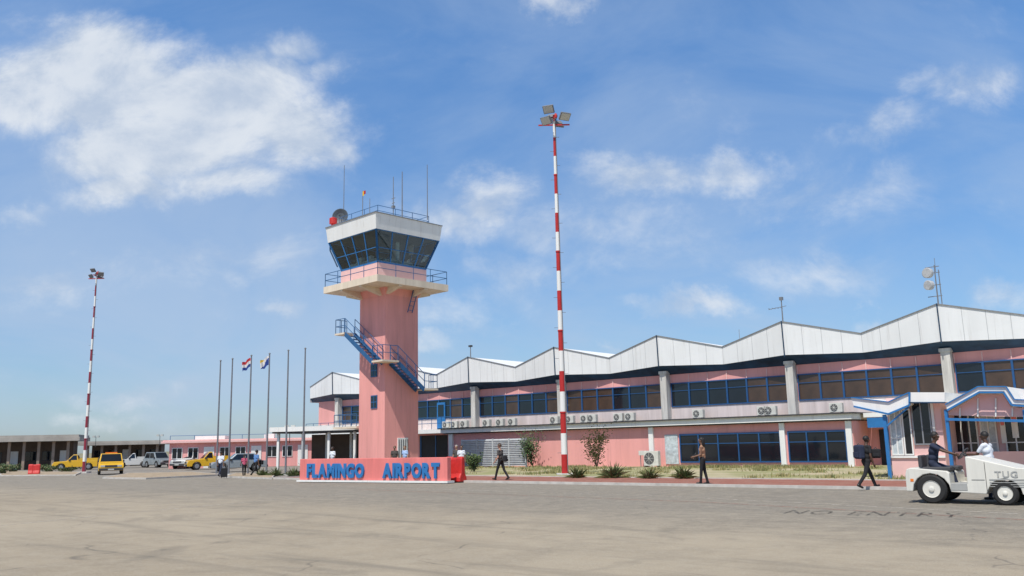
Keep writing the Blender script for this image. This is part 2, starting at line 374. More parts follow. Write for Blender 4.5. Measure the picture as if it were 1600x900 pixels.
for k in range(-2,6):
    for j in range(NW):
        x=k*S+.31+j*ww
        if first: o,q=wo,wq; first=False
        else:
            o=wo.copy(); C.objects.link(o); q=wq.copy(); q.parent=o; C.objects.link(q)
            if rw.random()<(.75 if k<1 else .42): q.data=gm_
        o.location=(x,0,0)
mb=MB(); mb.box(xa,xb,-2.6,-.07,0,2.62)
mb.build('ground_floor_wall',M['pink'],ter)
mb=MB(); mb.box(xa-.4,xb+.15,-3.05,-.07,2.70,3.02); mb.box(xa-.3,xb+.05,-2.8,-.07,2.62,2.70,1); mb.box(xa-.6,xb+.3,-3.2,-.07,3.02,3.10,1); mb.build('ledge_slab',[M['white'],M['darkgrey']],ter)  # lower dark grey strip paints the shadow line beneath the white slab
mb=MB(); mb.box(xL+1,xa-.62,-1.6,-.07,2.75,3.08); mb.build('balcony_slab',M['white'],ter)
mb=MB(); mb.box(xb+.32,xR-.5,-1.6,-.07,2.8,3.05); mb.build('balcony_slab',M['white'],ter)
mb=MB(); rail(mb,[(xL+1,-1.5,3.08),(xa-.7,-1.5,3.08)],1.0,1.2); mb.build('balcony_railing',M['blue'],ter)
def gwin(px0,px1,n,pt=678,pb=720):
    x0,zt=pxL(px0,pt,-2.6); x1,_=pxL(px1,pt,-2.6); z1=2.12; z0=.28; f=MB(); w=(x1-x0)/n
    f.box(x0,x1,-2.70,-2.605,z1-.09,z1); f.box(x0,x1,-2.70,-2.605,z0,z0+.09); f.box(x0,x1,-2.68,-2.605,1.45,1.50)
    for i in range(n+1): xx=min(max(x0+i*w,x0+.04),x1-.04); f.box(xx-.04,xx+.04,-2.705,-2.604,z0,z1)
    o=f.build('window',M['blueframe'],ter)
    for i in range(n):
        p=MB(); p.box(x0+i*w+.045,x0+(i+1)*w-.045,-2.65,-2.61,z0+.09,z1-.09); p.build('pane',M['glass'],o)
gwin(1062,1220,5); gwin(1231,1323,3)
for a,b in((1221,1229),(1325,1334),(1016,1023),(703,709)):
    x0=pxL(a,700,-2.6)[0];x1=pxL(b,700,-2.6)[0]; mb=MB(); mb.box(x0,x1,-2.76,-2.603,0,2.61); mb.build('pilaster',M['white'],ter)
x0=pxL(1040,700,-2.6)[0];x1=pxL(1060,700,-2.6)[0]; mb=MB(); mb.box(x0,x1,-2.66,-2.603,.2,2.1); mb.build('wall_panel',M['poster'],ter)
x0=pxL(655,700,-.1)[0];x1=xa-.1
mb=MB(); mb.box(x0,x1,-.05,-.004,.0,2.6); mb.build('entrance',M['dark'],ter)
mb=MB(); 
for i in range(4):
    xx=x0+.2+i*(x1-x0-.4)/3; mb.box(xx-.05,xx+.05,-.10,-.055,0,2.6)
mb.build('entrance_frame',M['blue'],ter)
xd=pxL(690,650,-.06)[0]; mb=MB(); mb.box(xd-.5,xd+.5,-.14,-.065,3.1,5.4); d=mb.build('door',M['bluebright'],ter); mb=MB(); mb.box(xd-.35,xd+.35,-.16,-.142,4.2,5.2); mb.build('pane',M['glass'],d)
x0=xb+.6; mb=MB(); mb.box(x0,x0+1.1,-.07,-.004,0,2.1); mb.build('door',M['dark'],ter)
mb=MB(); mb.box(x0-.1,x0+2.6,-1.58,-1.5,2.2,2.78); mb.build('shutter_box',M['bluebright'],ter)
def mast_thing(name,label,x,y,z,h,kind):
    w=TF.w(x,y,z); t=thing(name,label,'antenna',w,RZ)
    mb=MB(); mb.tube((0,0,-.3),(0,0,h),.05,.03,n=6); mb.build('mast',M['pole'],t); return t
t=mast_thing('roof_antenna','short mast with small camera on the white roof peak just right of the tower',0.1,-.9,8.95,.9,0)
mb=MB(); mb.box(-.15,.15,-.1,.1,.85,1.0); mb.build('camera_head',M['darkgrey'],t)
t=mast_thing('roof_antenna','thin mast with spiky yagi antenna on the second tallest white roof peak from the right',3*S,-.9,8.95,1.6,0)
mb=MB(); mb.bar((-.9,0,.9),(.3,0,1.0),.03); [mb.bar((-.8+i*.25,-.25,.93),(-.8+i*.25,.25,.93),.02) for i in range(4)]; mb.box(-.1,.1,-.1,.1,1.4,1.6); mb.build('yagi',M['pole'],t)
t=mast_thing('roof_antenna','grey mast with two grey drum dishes on the rightmost tall roof peak',4*S,-.8,8.95,2.3,0)
mb=MB(); mb.lathe((-.30,-.1,1.85),(-.3,-1,0),[(.16,-.15),(.28,-.05),(.30,.2),(.27,.22)],16); mb.build('drum_dish',M['drum'],t,smooth=False)
mb=MB(); mb.lathe((-.30,-.1,1.15),(-.5,-1,0),[(.16,-.15),(.27,-.05),(.28,.2),(.26,.22)],16); mb.build('drum_dish',M['drum'],t,smooth=False)
mb=MB(); [mb.bar((-.5,0,z),(.25,0,z),.04) for z in(.5,1.15,1.85,2.2)]; mb.tube((.2,0,0),(.2,0,2.0),.03,n=5); mb.tube((.05,0,1.9),(.05,0,2.7),.015,n=5); mb.build('bracket',M['pole'],t)
w=P(1156,535,66); t=thing('whip_antenna','very thin whip antenna standing behind the white roof valley','antenna',w); mb=MB(); mb.tube((0,0,-.8),(0,0,1.0),.02,n=5); mb.build('whip',M['steel'],t)
# ================= AC units
def ac(label,loc,rz,group,w=.78,h=.55):
    t=thing('air_conditioner',label,'air conditioner',loc,rz,group)
    mb=MB(); mb.box(-w/2,w/2,-.16,.16,.08,h+.08); mb.build('casing',M['acwhite'],t,bevel=.015)
    mb=MB(); c=(-w*.12,-.16,.08+h/2); mb.lathe(c,(0,-1,0),[(h*.40,0.002),(h*.40,.015),(h*.36,.02)],20); mb.build('fan_guard',M['acdark'],t)
    mb=MB()
    for a in range(4): g=a*PI/4; mb.bar((c[0]-math.cos(g)*h*.38,-.19,c[2]-math.sin(g)*h*.38),(c[0]+math.cos(g)*h*.38,-.19,c[2]+math.sin(g)*h*.38),.015)
    mb.lathe((c[0],-.185,c[2]),(0,-1,0),[(.05,0),(.05,.012)],10); mb.build('guard_wires',M['acwhite'],t)
    for s_ in(-1,1): mb=MB(); mb.box(s_*(w/2-.085)-.035,s_*(w/2-.085)+.035,-.17,.17,0,.08); mb.build('foot',M['darkgrey'],t)
    return t
aps=[703,716,731,766,787,806,872,896,920,931,972,990,1097,1199,1210,1313]
proto=None
for px in aps:
    x=pxL(px,660,-.45)[0]; w=TF.w(x,-.85,3.10 if x>xa-.3 else 3.08)
    if proto is None: proto=ac('small cream air conditioning unit on the ledge under the upper windows',w,RZ,'air conditioners along the terminal ledge')
    else: dup(proto,w,RZ)
x=pxL(1019,716,-3.6)[0]; w=TF.w(x,-3.6,.04); t=ac('large air conditioner with fan on the ground by the pink wall',w,RZ,None,1.1,.95)
t2=TF.w(x-.9,-3.2,.04); t=thing('wall_box','small pale cabinet raised on thin legs beside the ground air conditioner','cabinet',t2,RZ)
mb=MB(); mb.box(-.3,.3,-.15,.15,.75,1.05); mb.build('casing',M['acwhite'],t,bevel=.01)
for sx in(-.25,.25): mb=MB(); mb.bar((sx,0,0),(sx,0,.75),.04); mb.build('leg',M['steel'],t)
x0=pxL(722,710,-4.6)[0]; x1=pxL(822,710,-4.6)[0]; o=TF.w(x0,-4.6,.04); t=thing('slatted_screen','dull grey slatted screen fence standing in front of the pink wall','fence',o,RZ); L_=x1-x0
for i in range(5): mb=MB(); xx=i*L_/4; mb.box(xx-.05,xx+.05,-.06,.06,0,2.1); mb.build('post',M['louvre'],t)
for i in range(4):
    mb=MB()
    for j in range(15): z=.12+j*.13; mb.add([(i*L_/4+.055,-.05,z),((i+1)*L_/4-.055,-.05,z),((i+1)*L_/4-.055,.04,z+.12),(i*L_/4+.055,.04,z+.12)],[(0,1,2,3)]); mb.box(i*L_/4+.055,(i+1)*L_/4-.055,-.055,-.045,z-.01,z+.055)
    mb.build('slat_panel',M['louvre'],t)
# ================= TOWER
TC=P(607,700,61.0); TW=Frame(TC,R(-44)); tz=lambda py:P(602,py,61.0).z
tow=thing('control_tower','square pink airport control tower with white glazed cab and blue outside stairs','control tower',(TW.o.x,TW.o.y,0),TW.rz)
h=1.46
gof=(-.16,-.15,0); cof=(-.28,-.27,0)      # gallery and cab sit slightly off the shaft centre
zg1=tz(447);zg0=tz(457);zd=tz(422);zc=tz(378);zf=tz(355)
mb=MB(); mb.box(-h,h,-h,h,0,zg0-.02); mb.build('shaft',M['pinkT'],tow)
mb=MB(); g=3.16; mb.box(-g,g,-g,g,zg0,zg1); mb.build('gallery_slab',M['cream'],tow,loc=gof)
for (dx,dy) in((1,0),(-1,0),(0,1),(0,-1)):
    for sgn in(-1,1):
        mb=MB(); o_=sgn*1.12; w=.14
        pr=[(h-.22,zg0-.55),(h-.22,zg0-.003),(g-.08,zg0-.003),(g-.08,zg0-.10)]
        vs=[]
        for ww_ in(-w,w):
            for r_,z in pr:
                if dx: vs.append((dx*r_,o_+ww_,z))
                else: vs.append((o_+ww_,dy*r_,z))
        mb.add(vs,[(0,1,2,3),(7,6,5,4),(0,4,5,1),(1,5,6,2),(2,6,7,3),(3,7,4,0)]); mb.build('gallery_bracket',M['cream'],tow,loc=gof)
mb=MB(); a=h+.003; b=h+.22
mb.add([(-a,-a,zg0-.5),(a,-a,zg0-.5),(a,a,zg0-.5),(-a,a,zg0-.5),(-b,-b,zg0-.004),(b,-b,zg0-.004),(b,b,zg0-.004),(-b,b,zg0-.004)],[(0,1,5,4),(1,2,6,5),(2,3,7,6),(3,0,4,7)]); mb.build('flared_head',M['pinkT'],tow)
d_=2.17; mb=MB(); mb.box(-d_,d_,-d_,d_,zg1,zd); mb.build('cab_wall',M['pinkpale'],tow,loc=cof)
t0=2.12; t1=2.80
def fr(z0,z1,a,b,mbx,m=0,out=0):
    mbx.add([(-a,-a,z0),(a,-a,z0),(a,a,z0),(-a,a,z0),(-b,-b,z1),(b,-b,z1),(b,b,z1),(-b,b,z1)],[(0,1,5,4),(1,2,6,5),(2,3,7,6),(3,0,4,7)],m)
sides=[((-1,-1),(1,-1)),((1,-1),(1,1)),((1,1),(-1,1)),((-1,1),(-1,-1))]
for (A_,B_) in sides:
    A0=Vector((A_[0]*t0,A_[1]*t0,zd+.0));B0=Vector((B_[0]*t0,B_[1]*t0,zd)); A1=Vector((A_[0]*t1,A_[1]*t1,zc));B1=Vector((B_[0]*t1,B_[1]*t1,zc))
    mb=MB(); mb.quad(A0,B0,B1,A1); gl=mb.build('cab_window',M['cab'],tow,loc=cof)
    mb=MB()
    for i in range(5):
        f=i/4; mb.bar(A0.lerp(B0,f),A1.lerp(B1,f),.13 if i in(0,4) else .075)
    mb.bar(A0,B0,.12); mb.bar(A1,B1,.08); mb.bar(A0.lerp(A1,.45),B0.lerp(B1,.45),.04); mb.build('mullion',M['bluebright'],gl)
mb=MB(); mb.box(-t0+.1,t0-.1,-t0+.1,t0-.1,zd-.04,zd+.02); mb.box(-1.7,1.5,-1.8,-1.3,zd+.02,zd+.40); mb.box(1.3,1.8,-1.2,1.2,zd+.02,zd+.4); mb.box(-.9,-.3,-1.75,-1.45,zd+.40,zd+.75); mb.box(.3,.8,-1.75,-1.45,zd+.40,zd+.7); mb.box(.6,.8,.6,.8,zd+.02,zc-.05); mb.build('console',M['poster'],tow,bevel=.02,loc=cof)
for xx,dz in((-1.5,1.0),(.5,1.25)):
    mb=MB(); mb.box(xx,xx+.5,1.9,1.93,zd+dz,zc-.1); mb.build('roller_blind',M['spandrel'],tow,loc=cof)
mb=MB(); fr(zc,zf,2.86,2.98,mb); mb.add([(-2.98,-2.98,zf),(2.98,-2.98,zf),(2.98,2.98,zf),(-2.98,2.98,zf)],[(0,1,2,3)])
rf=mb.build('cab_roof',M['white'],tow,loc=cof)
mb=MB(); mb.add([(-2.86,-2.86,zc),(2.86,-2.86,zc),(2.86,2.86,zc),(-2.86,2.86,zc)],[(3,2,1,0)]); mb.build('ceiling',mat('shade_dark_ceiling',(.035,.045,.055),.8,.4,1.5),rf)  # ceiling coloured near black so the cab looks shaded through the glass
mb=MB(); [mb.bar((sx*3.0,-3.0*1,zf+.02),(sx*3.0,3.0,zf+.02),.06) for sx in(-1,1)]; [mb.bar((-3.0,sy*3.0,zf+.02),(3.0,sy*3.0,zf+.02),.06) for sy in(-1,1)]; mb.build('roof_edge',M['steel'],rf)
mb=MB(); rail(mb,[(-2.3,-2.3,zf),(2.3,-2.3,zf),(2.3,2.3,zf),(-2.3,2.3,zf),(-2.3,-2.3,zf)],.75,1.5,.022); mb.build('roof_railing',M['blue'],rf)
mb=MB(); rail(mb,[(-g+.08,-g+.08,zg1),(g-.08,-g+.08,zg1),(g-.08,g-.08,zg1),(-g+.08,g-.08,zg1),(-g+.08,-g+.08,zg1)],.95,1.6,.024,(.5,)); mb.build('gallery_railing',M['blue'],tow,loc=gof)
def aer(px,pt,yl,name='aerial',r=.035,pb=340):
    x,z=TW.hit(px+9,pt,yl); mb=MB(); mb.tube((x,yl,zf),(x,yl,z),r,r*.6,n=6); return mb.build(name,M['pole'],rf)
aer(537,258,-1.0);aer(577,310,0);aer(614,276,0,r=.04);aer(628,268,-.5,r=.045);aer(667,257,1.0)
x,z=TW.hit(623,315,0); mb=MB(); mb.bar((x-.2,0,z+.25),(x+.2,0,z+.25),.04); mb.bar((x-.15,0,z-.1),(x+.15,0,z-.1),.04); mb.box(x-.1,x+.1,-.1,.1,z-.5,z-.3); mb.build('aerial_cross_bar',M['pole'],rf)
x,z=TW.hit(575,300,-.5); mb=MB(); mb.tube((x,-.5,zf),(x,-.5,z+.1),.03,n=6); mb.box(x,x+.16,-.52,-.48,z-.3,z+.05,1); mb.box(x+.16,x+.32,-.53,-.47,z-.2,z+.05,2); mb.build('signal_flag',[M['pole'],M['flagyellow'],M['red']],rf)
x,z=TW.hit(540,338,-1.9); dd=TW.irot(Vector((-.1,-1,.1))); mb=MB(); mb.lathe((x,-1.9,z),dd,[(.1,-.22),(.35,-.14),(.56,.0),(.60,.06),(.56,.06),(.30,-.06),(.06,-.10)],28); mb.tube((x,-1.9,z),Vector((x,-1.9,z))+dd*.4,.03,n=5); mb.tube((x+.1,-1.7,z),(x+.1,-1.7,zf),.07,n=6); mb.build('dish',mat('dish_dark_grey',(.07,.085,.10),.5,.2,4),rf,smooth=False)
x,z=TW.hit(529,345,-2.6); mb=MB(); mb.lathe((x,-2.6,zf),(0,0,1),[(.14,0),(.14,.30),(.28,.32),(.28,.72),(.12,.80)],14); mb.build('warning_light',M['redplastic'],rf)
mb=MB(); mb.tube((-2.95,-2.6,zc+.2),(-2.95,-2.6,zc-.5),.05,n=6); mb.tube((-2.95,-2.6,zc-.5),(-2.35,-2.35,zd+.3),.05,n=6); mb.build('drainpipe',M['navy'],tow,loc=cof)
for py in(579,628):
    x,z=TW.hit(585,py,-h); mb=MB(); mb.box(x-.35,x+.35,-h-.06,-h-.003,z-.45,z+.45); o=mb.build('window',M['blue'],tow)
    for s_ in(-1,1):
        for q_ in(-1,1): mb=MB(); mb.box(x+s_*.17-.13,x+s_*.17+.13,-h-.075,-h-.062,z+q_*.21-.17,z+q_*.21+.17); mb.build('pane',M['glass'],o)
y_,z_=TW.hitx(629,700,h); mb=MB(); mb.box(h+.003,h+.06,y_-.45,y_+.45,.05,2.3); o=mb.build('door',M['white'],tow); mb=MB(); [mb.box(h+.062,h+.08,y_-.38+i*.19,y_-.33+i*.19,.2,2.2) for i in range(5)]; mb.build('door_grille',M['darkgrey'],o)
yc=-h-.55
xA,zA=TW.hit(541,521,yc); xM,zM=TW.hit(600,563,yc)
xM=min(xM,h-.1)
def flight(a,b,wv,n):
    a=Vector(a);b=Vector(b);wv=Vector(wv); mb=MB(); d=b-a; hd=Vector((d.x,d.y,0)); run=hd.length/n; hn=hd.normalized()
    for i in range(n):
        c=a+hd*((i+.5)/n); z=a.z+d.z*(i+1)/n
        p=c-hn*run*.5; q=c+hn*run*.5
        zz=z
        mb.add([p-wv+Vector((0,0,zz-p.z)),q-wv+Vector((0,0,zz-q.z)),q+wv+Vector((0,0,zz-q.z)),p+wv+Vector((0,0,zz-p.z)),
                    p-wv+Vector((0,0,zz-.05-p.z)),q-wv+Vector((0,0,zz-.05-q.z)),q+wv+Vector((0,0,zz-.05-q.z)),p+wv+Vector((0,0,zz-.05-p.z))],[(0,1,2,3),(7,6,5,4),(0,4,5,1),(1,5,6,2),(2,6,7,3),(3,7,4,0)])
    for s_ in(-1,1): mb.bar(a+wv*s_+Vector((0,0,-.12)),b+wv*s_+Vector((0,0,-.12)),.05,.30)
    for s_ in(-1,1):
        for f in(.5,1.0): mb.tube(a+wv*s_+Vector((0,0,f)),b+wv*s_+Vector((0,0,f)),.025,n=5)
        for i in range(4): p=a.lerp(b,i/3)+wv*s_; mb.tube(p,p+Vector((0,0,1.0)),.025,n=5)
    return mb
flight((xA+.45,yc,zA),(xM,yc,zM),(0,.42,0),9).build('stair_flight',M['blue'],tow)
mb=MB(); mb.box(xA-.7,xA+.45,-h-1.05,-h-.003,zA-.12,zA); mb.build('stair_landing',M['cream'],tow)
mb=MB(); rail(mb,[(xA+.4,-h-1.0,zA),(xA-.65,-h-1.0,zA),(xA-.65,-h-.05,zA)],1.0,.6,.025); mb.build('landing_railing',M['blue'],tow)
mb=MB(); mb.box(xM,h+1.1,-h-1.05,-h-.003,zM-.12,zM); mb.box(h+.003,h+1.1,-h-.003,-h+.35,zM-.12,zM); mb.build('stair_landing',M['cream'],tow)
mb=MB(); rail(mb,[(xM,-h-1.0,zM),(h+1.05,-h-1.0,zM),(h+1.05,-h+.3,zM)],1.0,.7,.025); mb.build('landing_railing',M['blue'],tow)
yR,zR=TW.hitx(657,607,h+.55)
flight((h+.55,-h+.35,zM),(h+.55,yR,zR),(.42,0,0),10).build('stair_flight',M['blue'],tow)
mb=MB(); mb.box(h+.1,h+1.05,yR,yR+1.2,zR-.12,zR); mb.build('stair_landing',M['cream'],tow)
mb=MB(); rail(mb,[(h+1.0,yR,zR),(h+1.0,yR+1.15,zR),(h+.1,yR+1.15,zR)],1.0,.6,.025); mb.build('landing_railing',M['blue'],tow)
xB,zB=TW.hit(541,667,-h+.3); mb=MB(); mb.box(xB-.9,-h-.003,-h-.2,h,zB-.15,zB); mb.build('stair_landing',M['cream'],tow)
mb=MB(); rail(mb,[(-h-.05,-h-.15,zB),(xB-.85,-h-.15,zB),(xB-.85,h-.1,zB)],.85,.7,.025); mb.build('landing_railing',M['blue'],tow)
mb=MB(); 
for s_ in(-.2,.2): mb.bar((h+.3,1.0+s_,zg0),(h+.15,.6+s_,zg0-1.6),.05)
for i in range(5): f=(i+.5)/5; mb.bar((h+.3-.15*f,.8-.4*f,zg0-1.6*f),(h+.3-.15*f,1.2-.4*f,zg0-1.6*f),.03)
mb.build('ladder',M['blue'],tow)
# ================= entrance canopy left of tower
o=P(421,672,66); cf=Frame(o,R(-14)); x1=cf.hit(560,672,0)[0]; zt=P(421,668,66).z; zb=zt-.34
t=thing('walkway_canopy','flat white roofed walkway canopy on slim posts left of the tower','canopy',(cf.o.x,cf.o.y,0),cf.rz)
mb=MB(); mb.box(0,x1,0,5,zb,zt); mb.build('roof',M['white'],t); mb=MB(); mb.box(.15,x1-.15,.15,4.85,zb-.12,zb-.003); mb.build('underside_shade',M['darkgrey'],t)  # dark sheet across the underside stands for the shade below the roof
for i in range(4): 
    for y in(.5,4.4): mb=MB(); x=.5+i*(x1-1)/3; mb.box(x-.09,x+.09,y-.09,y+.09,0,zb-.12); mb.build('post',M['white'],t)
mb=MB(); mb.box(1.0,x1,4.9,5.0,0,zb-.2); mb.build('back_wall',M['brown'],t)
# ================= low buildings at the left
def lowb(name,label,pxa,pxb,d,rz,ptop,wallm,roofm,nwin,depth=9,over=.5,recess=.0,th=.35,cols=0,winm='glass',colm=None):
    o=P(pxa,ptop,d); f=Frame(o,rz); x1=f.hit(pxb,ptop,0)[0]; H=o.z
    t=thing(name,label,'building',(f.o.x,f.o.y,0),rz)
    mb=MB(); mb.box(.2,x1-.2,recess,depth,0,H-th); mb.build('wall',wallm,t)
    mb=MB(); mb.box(-over,x1+over,-over,depth+over,H-th,H-th*.35); mb.box(-over+.12,x1+over-.12,-over+.12,depth+over,H-th*.35+.001,H); mb.build('roof',roofm,t)
    for i in range(nwin):
        w=(x1-.4)/nwin; x=.2+(i+.5)*w; ww_=w*.33
        if i%3==2:
            mb=MB(); mb.box(x-.5,x+.5,recess-.06,recess-.004,0,2.1); mb.build('door',M['white'],t)
        else:
            mb=MB(); mb.box(x-ww_,x+ww_,recess-.06,recess-.004,.95,2.05); q=mb.build('window',M['white'] if not recess else M['darkgrey'],t)
            mb=MB(); mb.box(x-ww_+.06,x-.03,recess-.07,recess-.062,1.01,1.99); mb.build('pane',M[winm],q); mb=MB(); mb.box(x+.03,x+ww_-.06,recess-.07,recess-.062,1.01,1.99); mb.build('pane',M[winm],q)
    for i in range(cols):
        mb=MB(); x=.3+i*(x1-.6)/(cols-1); mb.box(x-.14,x+.14,-.1,.18,0,H-th-.004); mb.build('column',colm or wallm,t)
    return t,f,x1,H
t,f_,x1,H_=lowb('low_pink_building','low pink office with white roof edge behind the flagpoles',262,560,88,R(8),688,M['pink'],M['pinkpale'],12,th=.3)
mb=MB(); rail(mb,[(0,1,H_),(x1*.5,1,H_)],.45,2.5,.03,()); mb.build('roof_railing',M['blue'],t)
mb=MB(); mb.box(2,5,3,6,H_,H_+.4); mb.build('roof_unit',M['white'],t)
mb=MB(); mb.box(9,10,3,4,H_,H_+.5); mb.build('roof_unit',M['white'],t)
lowb('low_brown_pavilion','low brown pavilion with flat roof, right one of two at far left',134,250,112,R(14),690,M['brown'],M['roofgrey'],5,depth=6,recess=2.8,cols=6,over=.9,th=.5,colm=M['browncol'])
lowb('low_brown_pavilion','low brown pavilion with heavy flat roof cut by the left photo edge',-60,112,98,R(18),682,M['brown'],M['roofgrey'],6,depth=6,recess=3.0,cols=8,over=1.0,th=.7,colm=M['browncol'])
for i,(px,pt) in enumerate(((150,683),(250,681),(453,668))):
    w=P(px,pt,108 if i<2 else 68); t=thing('roof_lamp','small twin floodlight on short post above the '+('brown pavilion left end','brown pavilion right corner','walkway canopy roof')[i],'lamp',(w.x,w.y,w.z))
    mb=MB(); mb.tube((0,0,-1.2),(0,0,0),.03,n=5); mb.build('post',M['darkgrey'],t)
    for s_ in(-1,1): mb=MB(); mb.box(s_*.25-.15,s_*.25+.15,-.1,.1,-.05,.18); mb.build('lamp_head',M['lamp'],t)
# ================= SIGN
A=G(468,752,.05);B=G(699,754,.05); sf=Frame(A,math.atan2(B.y-A.y,B.x-A.x)); LS=(B-A).length
t=thing('airport_sign_wall','long salmon pink wall sign reading FLAMINGO AIRPORT in blue letters','sign',(A.x,A.y,.05),sf.rz)
zt=1.14
mb=MB(); mb.box(0,LS,0,.28,.07,zt); mb.build('wall',M['coral'],t,bevel=.02)
mb=MB(); mb.box(-.1,LS+.1,-.12,.4,-.02,.07); mb.build('base',M['white'],t)
for txt,a,b in(('FLAMINGO',480,569),('AIRPORT',598,687)):
    xa_=sf.hit(a,737,-.04)[0]; xb_=sf.hit(b,737,-.04)[0]; word(txt,xa_,xb_,.18,.90,-.045,M['bluebright'],t,'letter',.04,.055,.08)
def barrier(label,loc,rz,L_=1.3,Hh=1.12):
    mb=MB(); pr=[(-.28,0),(.28,0),(.27,.18),(.16,.38),(.12,Hh-.1),(.08,Hh),(-.08,Hh),(-.12,Hh-.1),(-.16,.38),(-.27,.18)]
    n=len(pr); xs=[0,.05,.3,.38,L_-.38,L_-.3,L_-.05,L_]; sc_=[.8,1,1,.9,.9,1,1,.8]
    vs=[]
    for x,k in zip(xs,sc_): vs+=[(x-L_/2,y*k,z*(1-.04*(k<1))) for y,z in pr]
    fs=[tuple(range(n)),tuple(reversed(range((len(xs)-1)*n,len(xs)*n)))]
    for j in range(len(xs)-1):
        for i in range(n): fs.append((j*n+i,(j+1)*n+i,(j+1)*n+(i+1)%n,j*n+(i+1)%n))
    mb.add(vs,fs); o=mb.build('traffic_barrier',M['redplastic'],loc=loc,rz=rz,bevel=.03); tag(o,label,'barrier')
g_=G(711,754,.0); barrier('red plastic barrier at the right end of the sign wall',(g_.x,g_.y+.1,.05),R(-38),1.05,1.15)
g_=G(53,742); barrier('small red barrier on the sandy verge at the far left',(g_.x,g_.y,.0),R(20),.9,.9)
# ================= MASTS
def lightmast(label,px,pb,ptop,r0,heads,mt1,hs=1):
    g_=G(px,pb); dpt=g_.y
    hh=P(px,ptop,dpt).z
    t=thing('floodlight_mast',label,'light mast',(g_.x,g_.y,0),0,'striped floodlight masts')
    nb=18; 
    mb=MB(); n=12
    for i in range(nb):
        z0=hh*i/nb; z1=hh*(i+1)/nb; ra=r0*(1-.62*i/nb); rb=r0*(1-.62*(i+1)/nb)
        mb.tube((0,0,z0),(0,0,z1),ra,rb,n=n,m=(0 if i%2==0 else 1),caps=(i in(0,nb-1)))
    for i in (3,7,11,15): zz=hh*i/nb; rr=r0*(1-.62*i/nb)+.025; mb.tube((0,0,zz-.04),(0,0,zz+.04),rr,rr,n=n,m=0)
    mb.build('pole',[mt1,M['white']],t)
    mb=MB()
    for i in range(int(hh/.9)): z=1.2+i*.85; s_=1 if i%2 else -1; mb.tube((0,0,z),(s_*(r0*(1-.62*z/hh)+.2),0,z),.015,n=4) if z<hh-.5 else None
    mb.tube((.05+r0*.6,-r0*.7,.2),(.03+r0*.3,-r0*.3,hh-.4),.02,n=5)
    mb.build('climbing_rung',M['pole'],t)
    mb=MB(); mb.bar((-.9*hs,0,hh-.35),(.9*hs,0,hh-.35),.07); mb.bar((0,-.6,hh-.1),(0,.6,hh-.1),.07); mb.tube((0,0,hh),(0,0,hh+.25),.06,n=6); mb.build('cross_arm',M['red'],t)
    for (x,y,z,ry,az) in heads:
        mb=MB(); mb.box(-.32,.32,-.24,.24,-.07,.05); mb.box(-.2,.2,-.16,.16,.05,.16)
        l=mb.build('floodlight',M['pole'],t,bevel=.02); l.location=(x*hs,y*hs,hh+z*hs); l.rotation_euler=(ry,0,az); l.scale=(hs,hs,hs)
        mb=MB(); mb.box(-.28,.28,-.2,.2,-.085,-.072); mb.build('lens',M['lamp'] if hs==1 else M['pole'],l)
    mb=MB(); mb.lathe((.12,0,hh+.1),(0,0,1),[(.07,0),(.08,.12),(.05,.25)],10); mb.build('obstruction_light',M['redplastic'],t)
    mb=MB(); mb.box(-.45,.45,-.45,.45,-.1,.12); mb.build('footing',M['conc'],t)
hd=[(-.30,-.3,.50,R(-50),R(-20)),(.62,-.3,.05,R(-45),R(25)),(-.45,-.4,-.22,R(-55),R(-35)),(.25,.4,-.15,R(50),R(20)),(-.1,.4,.25,R(50),R(-20))]
lightmast('tall red and white striped floodlight mast standing before the terminal',883,743,186,.18,hd,M['red'])
lightmast('slimmer looking striped floodlight mast at the far left beyond the yellow van',131,739,430,.17,hd,mat('dark_red_paint',(.24,.02,.04),.6,.12),.8)
# ================= FLAGPOLES
fl=[(338,343,565),(357,361,562),(387,389.5,557),(416,419,554),(446,449,549),(473,475.5,546)]
ordn=['leftmost bare grey flagpole, first of the row of six','bare grey flagpole, second from left in the row','grey flagpole flying the red, white and blue striped flag','grey flagpole flying the white, blue and yellow flag','bare grey flagpole right of the blue and yellow flag','rightmost bare grey flagpole nearest the tower']
for i,(pb,pt_,yt) in enumerate(fl):
    g_=G(pb,741,.05); hh=P(pt_,yt,g_.y).z
    t=thing('flagpole',ordn[i],'flagpole',(g_.x,g_.y,0),0,'flagpoles in a row')
    mb=MB(); mb.tube((0,0,0),(0,0,hh),.07,.045,n=10); mb.build('pole',M['pole'],t)
    mb=MB(); mb.lathe((0,0,hh),(0,0,1),[(.03,0),(.07,.04),(.07,.09),(.02,.13)],10); mb.build('finial',M['steel'],t); mb=MB(); mb.box(-.2,.2,-.2,.2,-.03,.08); mb.build('base_plate',M['conc'],t)
    if i in(2,3):
        mb=MB(); nx,nz=14,9; W,Hf=.55,.66; vs=[]
        for a in range(nx+1):
            for b in range(nz+1):
                u=a/nx; v=b/nz
                vs.append((-.06-u*W,.11*math.sin(u*11+v*2)*(.3+u),hh-.10-v*Hf-(u**1.1)*.36+.05*math.sin(u*8+v)))
        for a in range(nx):
            for b in range(nz):
                u=(a+.5)/nx; v=(b+.5)/nz
                if i==2: m_=0 if v<1/3 else(1 if v<2/3 else 2)
                else:
                    m_=1
                    if v>.15+.85*(u): m_=2
                    if v<.35 and u>.55+v: m_=3
                k=a*(nz+1)+b; mb.f.append((k,k+nz+1,k+nz+2,k+1)); mb.m.append(m_)
        mb.v=vs; mb.build('flag',[M['flagred'],M['flagwhite'],M['flagblue'],M['flagyellow']],t,smooth=True)
